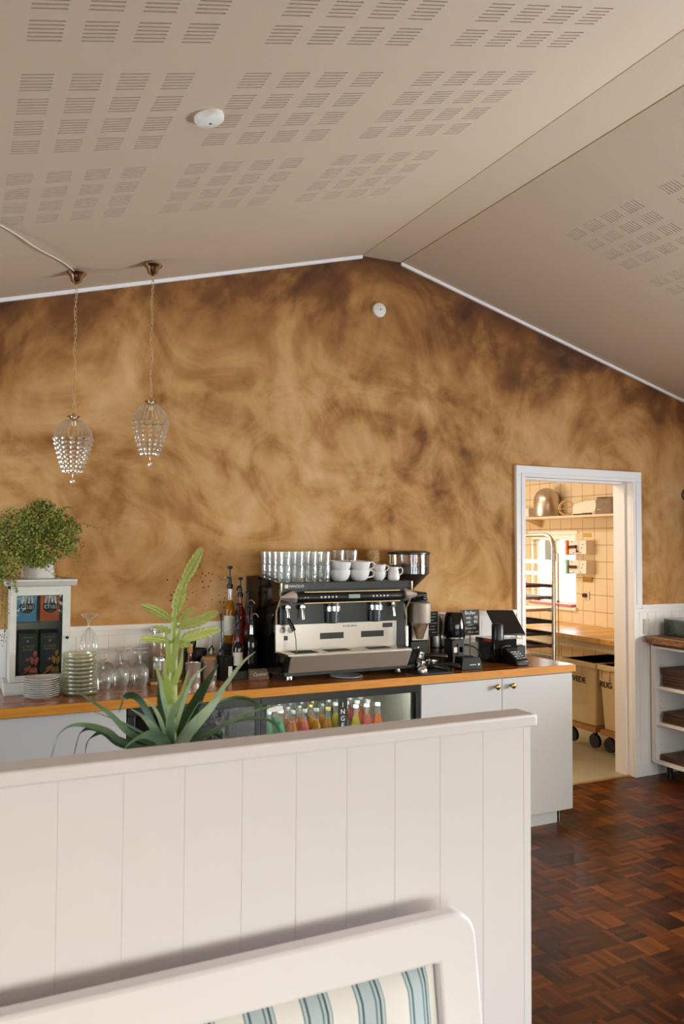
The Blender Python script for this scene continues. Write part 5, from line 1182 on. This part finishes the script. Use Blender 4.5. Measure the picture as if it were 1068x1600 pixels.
for x in (rx0, rx1):
    for y in (ya, yb): MB().cyl((x-.012, y, .055), .055, .024, 16, 'x').box((x-.016, y-.012, .09), (x+.016, y+.012, .125)).build('castor', 'black', r)
MB().tube([(rx1+.03, ya-.02, .2), (rx1+.03, ya-.02, 1.53), (rx1+.0, ya-.02, 1.55), (rx1-.01, ya-.01, 1.55)], .004, 6).build('stay_rod', 'warm_steel', r)
# trays on the runners
for k, mt in ((2, 'dark_wood'), (3, 'grey_rail'), (4, 'warm_steel'), (5, 'black_matt'), (6, 'black_matt'), (7, 'dark_wood'), (8, 'warm_steel'), (9, 'black_matt')):
    z = 1.46 - .092*k + .0005
    m = MB(); a0, a1, b0, b1 = rx0+.017, rx1-.017, ya+.03, yb-.02
    m.box((a0, b0, z), (a1, b1, z+.002)); m.box((a0, b0, z+.002), (a0+.003, b1, z+.022)); m.box((a1-.003, b0, z+.002), (a1, b1, z+.022)); m.box((a0+.003, b0, z+.002), (a1-.003, b0+.003, z+.022)); m.box((a0+.003, b1-.003, z+.002), (a1-.003, b1, z+.022))
    tag(m.build('baking_tray', mt, None), '%s baking tray in the steel rack, level %d counted from the top tray' % ({'dark_wood': 'brown', 'grey_rail': 'grey', 'warm_steel': 'bright steel', 'black_matt': 'black'}[mt], k-1), 'tray', 'baking trays in the rack')
# white boarded fence outside the kitchen window
m = MB()
for k in range(16): m.box((6.6, 5.6 + .16*k, 0), (6.63, 5.755 + .16*k, 1.40 - .0*k))
m.box((6.63, 5.6, 1.2), (6.66, 8.16, 1.26)); tag(m.build('board_fence', 'white', None), 'white boarded fence outside the kitchen window', 'fence')
struct(MB().box((-12, -16, -.3), (16, 20, -.11)).build('ground', plain('outdoor_ground', '#8d8a80', .9), None))
# ================================================================== LIGHT
def area(name, loc, rot, sx, sy, power, col, spread=None):
    l = bpy.data.lights.new(name, 'AREA'); l.shape = 'RECTANGLE'; l.size = sx; l.size_y = sy; l.energy = power; l.color = col[:3]
    if spread: l.spread = math.radians(spread)
    o = bpy.data.objects.new(name, l); C.objects.link(o); o.location = loc; o.rotation_euler = rot; return o
DAY = (.74, .84, 1.0)
for s0, s1, z0, z1 in RW: area('daylight_right', (RX + .62, (s0+s1)/2, (z0+z1)/2 - .35), (0, PI/2 + .02, 0), z1-z0, s1-s0, P_RIGHT * (1 if s0 > 0 else .15), DAY)
for s0, s1, z0, z1 in FWN: area('daylight_front', ((s0+s1)/2, BY - .62, (z0+z1)/2 - .35), (PI/2 + .6, 0, 0), s1-s0, z1-z0, P_FRONT, DAY)
for s0, s1, z0, z1 in LW: area('fill_left', (LX - .75, (s0+s1)/2, (z0+z1)/2 - .2), (0, -PI/2 - .3, 0), z1-z0, s1-s0, 44, DAY)  # added fill from the left, lifts the back wall and right ceiling slope
area('kitchen_fill', (2.6, 6.6, 1.5), (0, -PI/2, 0), .5, 1.2, 16, (1, .86, .70))  # added fill with no fitting, brightens the bins under the kitchen worktop
area('kitchen_lamp', (3.35, 5.5, 2.58), (0, 0, 0), .35, 1.3, P_KIT, (1, .86, .70))
area('daylight_kitchen', (KX + .4, 6.05, 1.36), (0, PI/2, 0), .66, .62, 12, DAY)
wd = bpy.data.worlds.new('world'); bpy.context.scene.world = wd; wd.use_nodes = True; nt = wd.node_tree
sky = nt.nodes.new('ShaderNodeTexSky'); sky.sky_type = 'NISHITA'; sky.sun_disc = False; sky.sun_elevation = math.radians(35); sky.sun_rotation = math.radians(140); sky.air_density = 1.2; sky.dust_density = 4
nt.links.new(sky.outputs[0], nt.nodes['Background'].inputs[0]); nt.nodes['Background'].inputs[1].default_value = SKY
sc = bpy.context.scene
sc.view_settings.view_transform = 'Standard'; sc.view_settings.look = 'None'; sc.view_settings.gamma = 1; sc.view_settings.use_curve_mapping = False
sc.view_settings.exposure = EXPO
sc.cycles.transparent_max_bounces = 24; sc.cycles.max_bounces = 10; sc.cycles.diffuse_bounces = 6; sc.cycles.glossy_bounces = 5; sc.cycles.sample_clamp_indirect = 6; sc.cycles.caustics_reflective = False
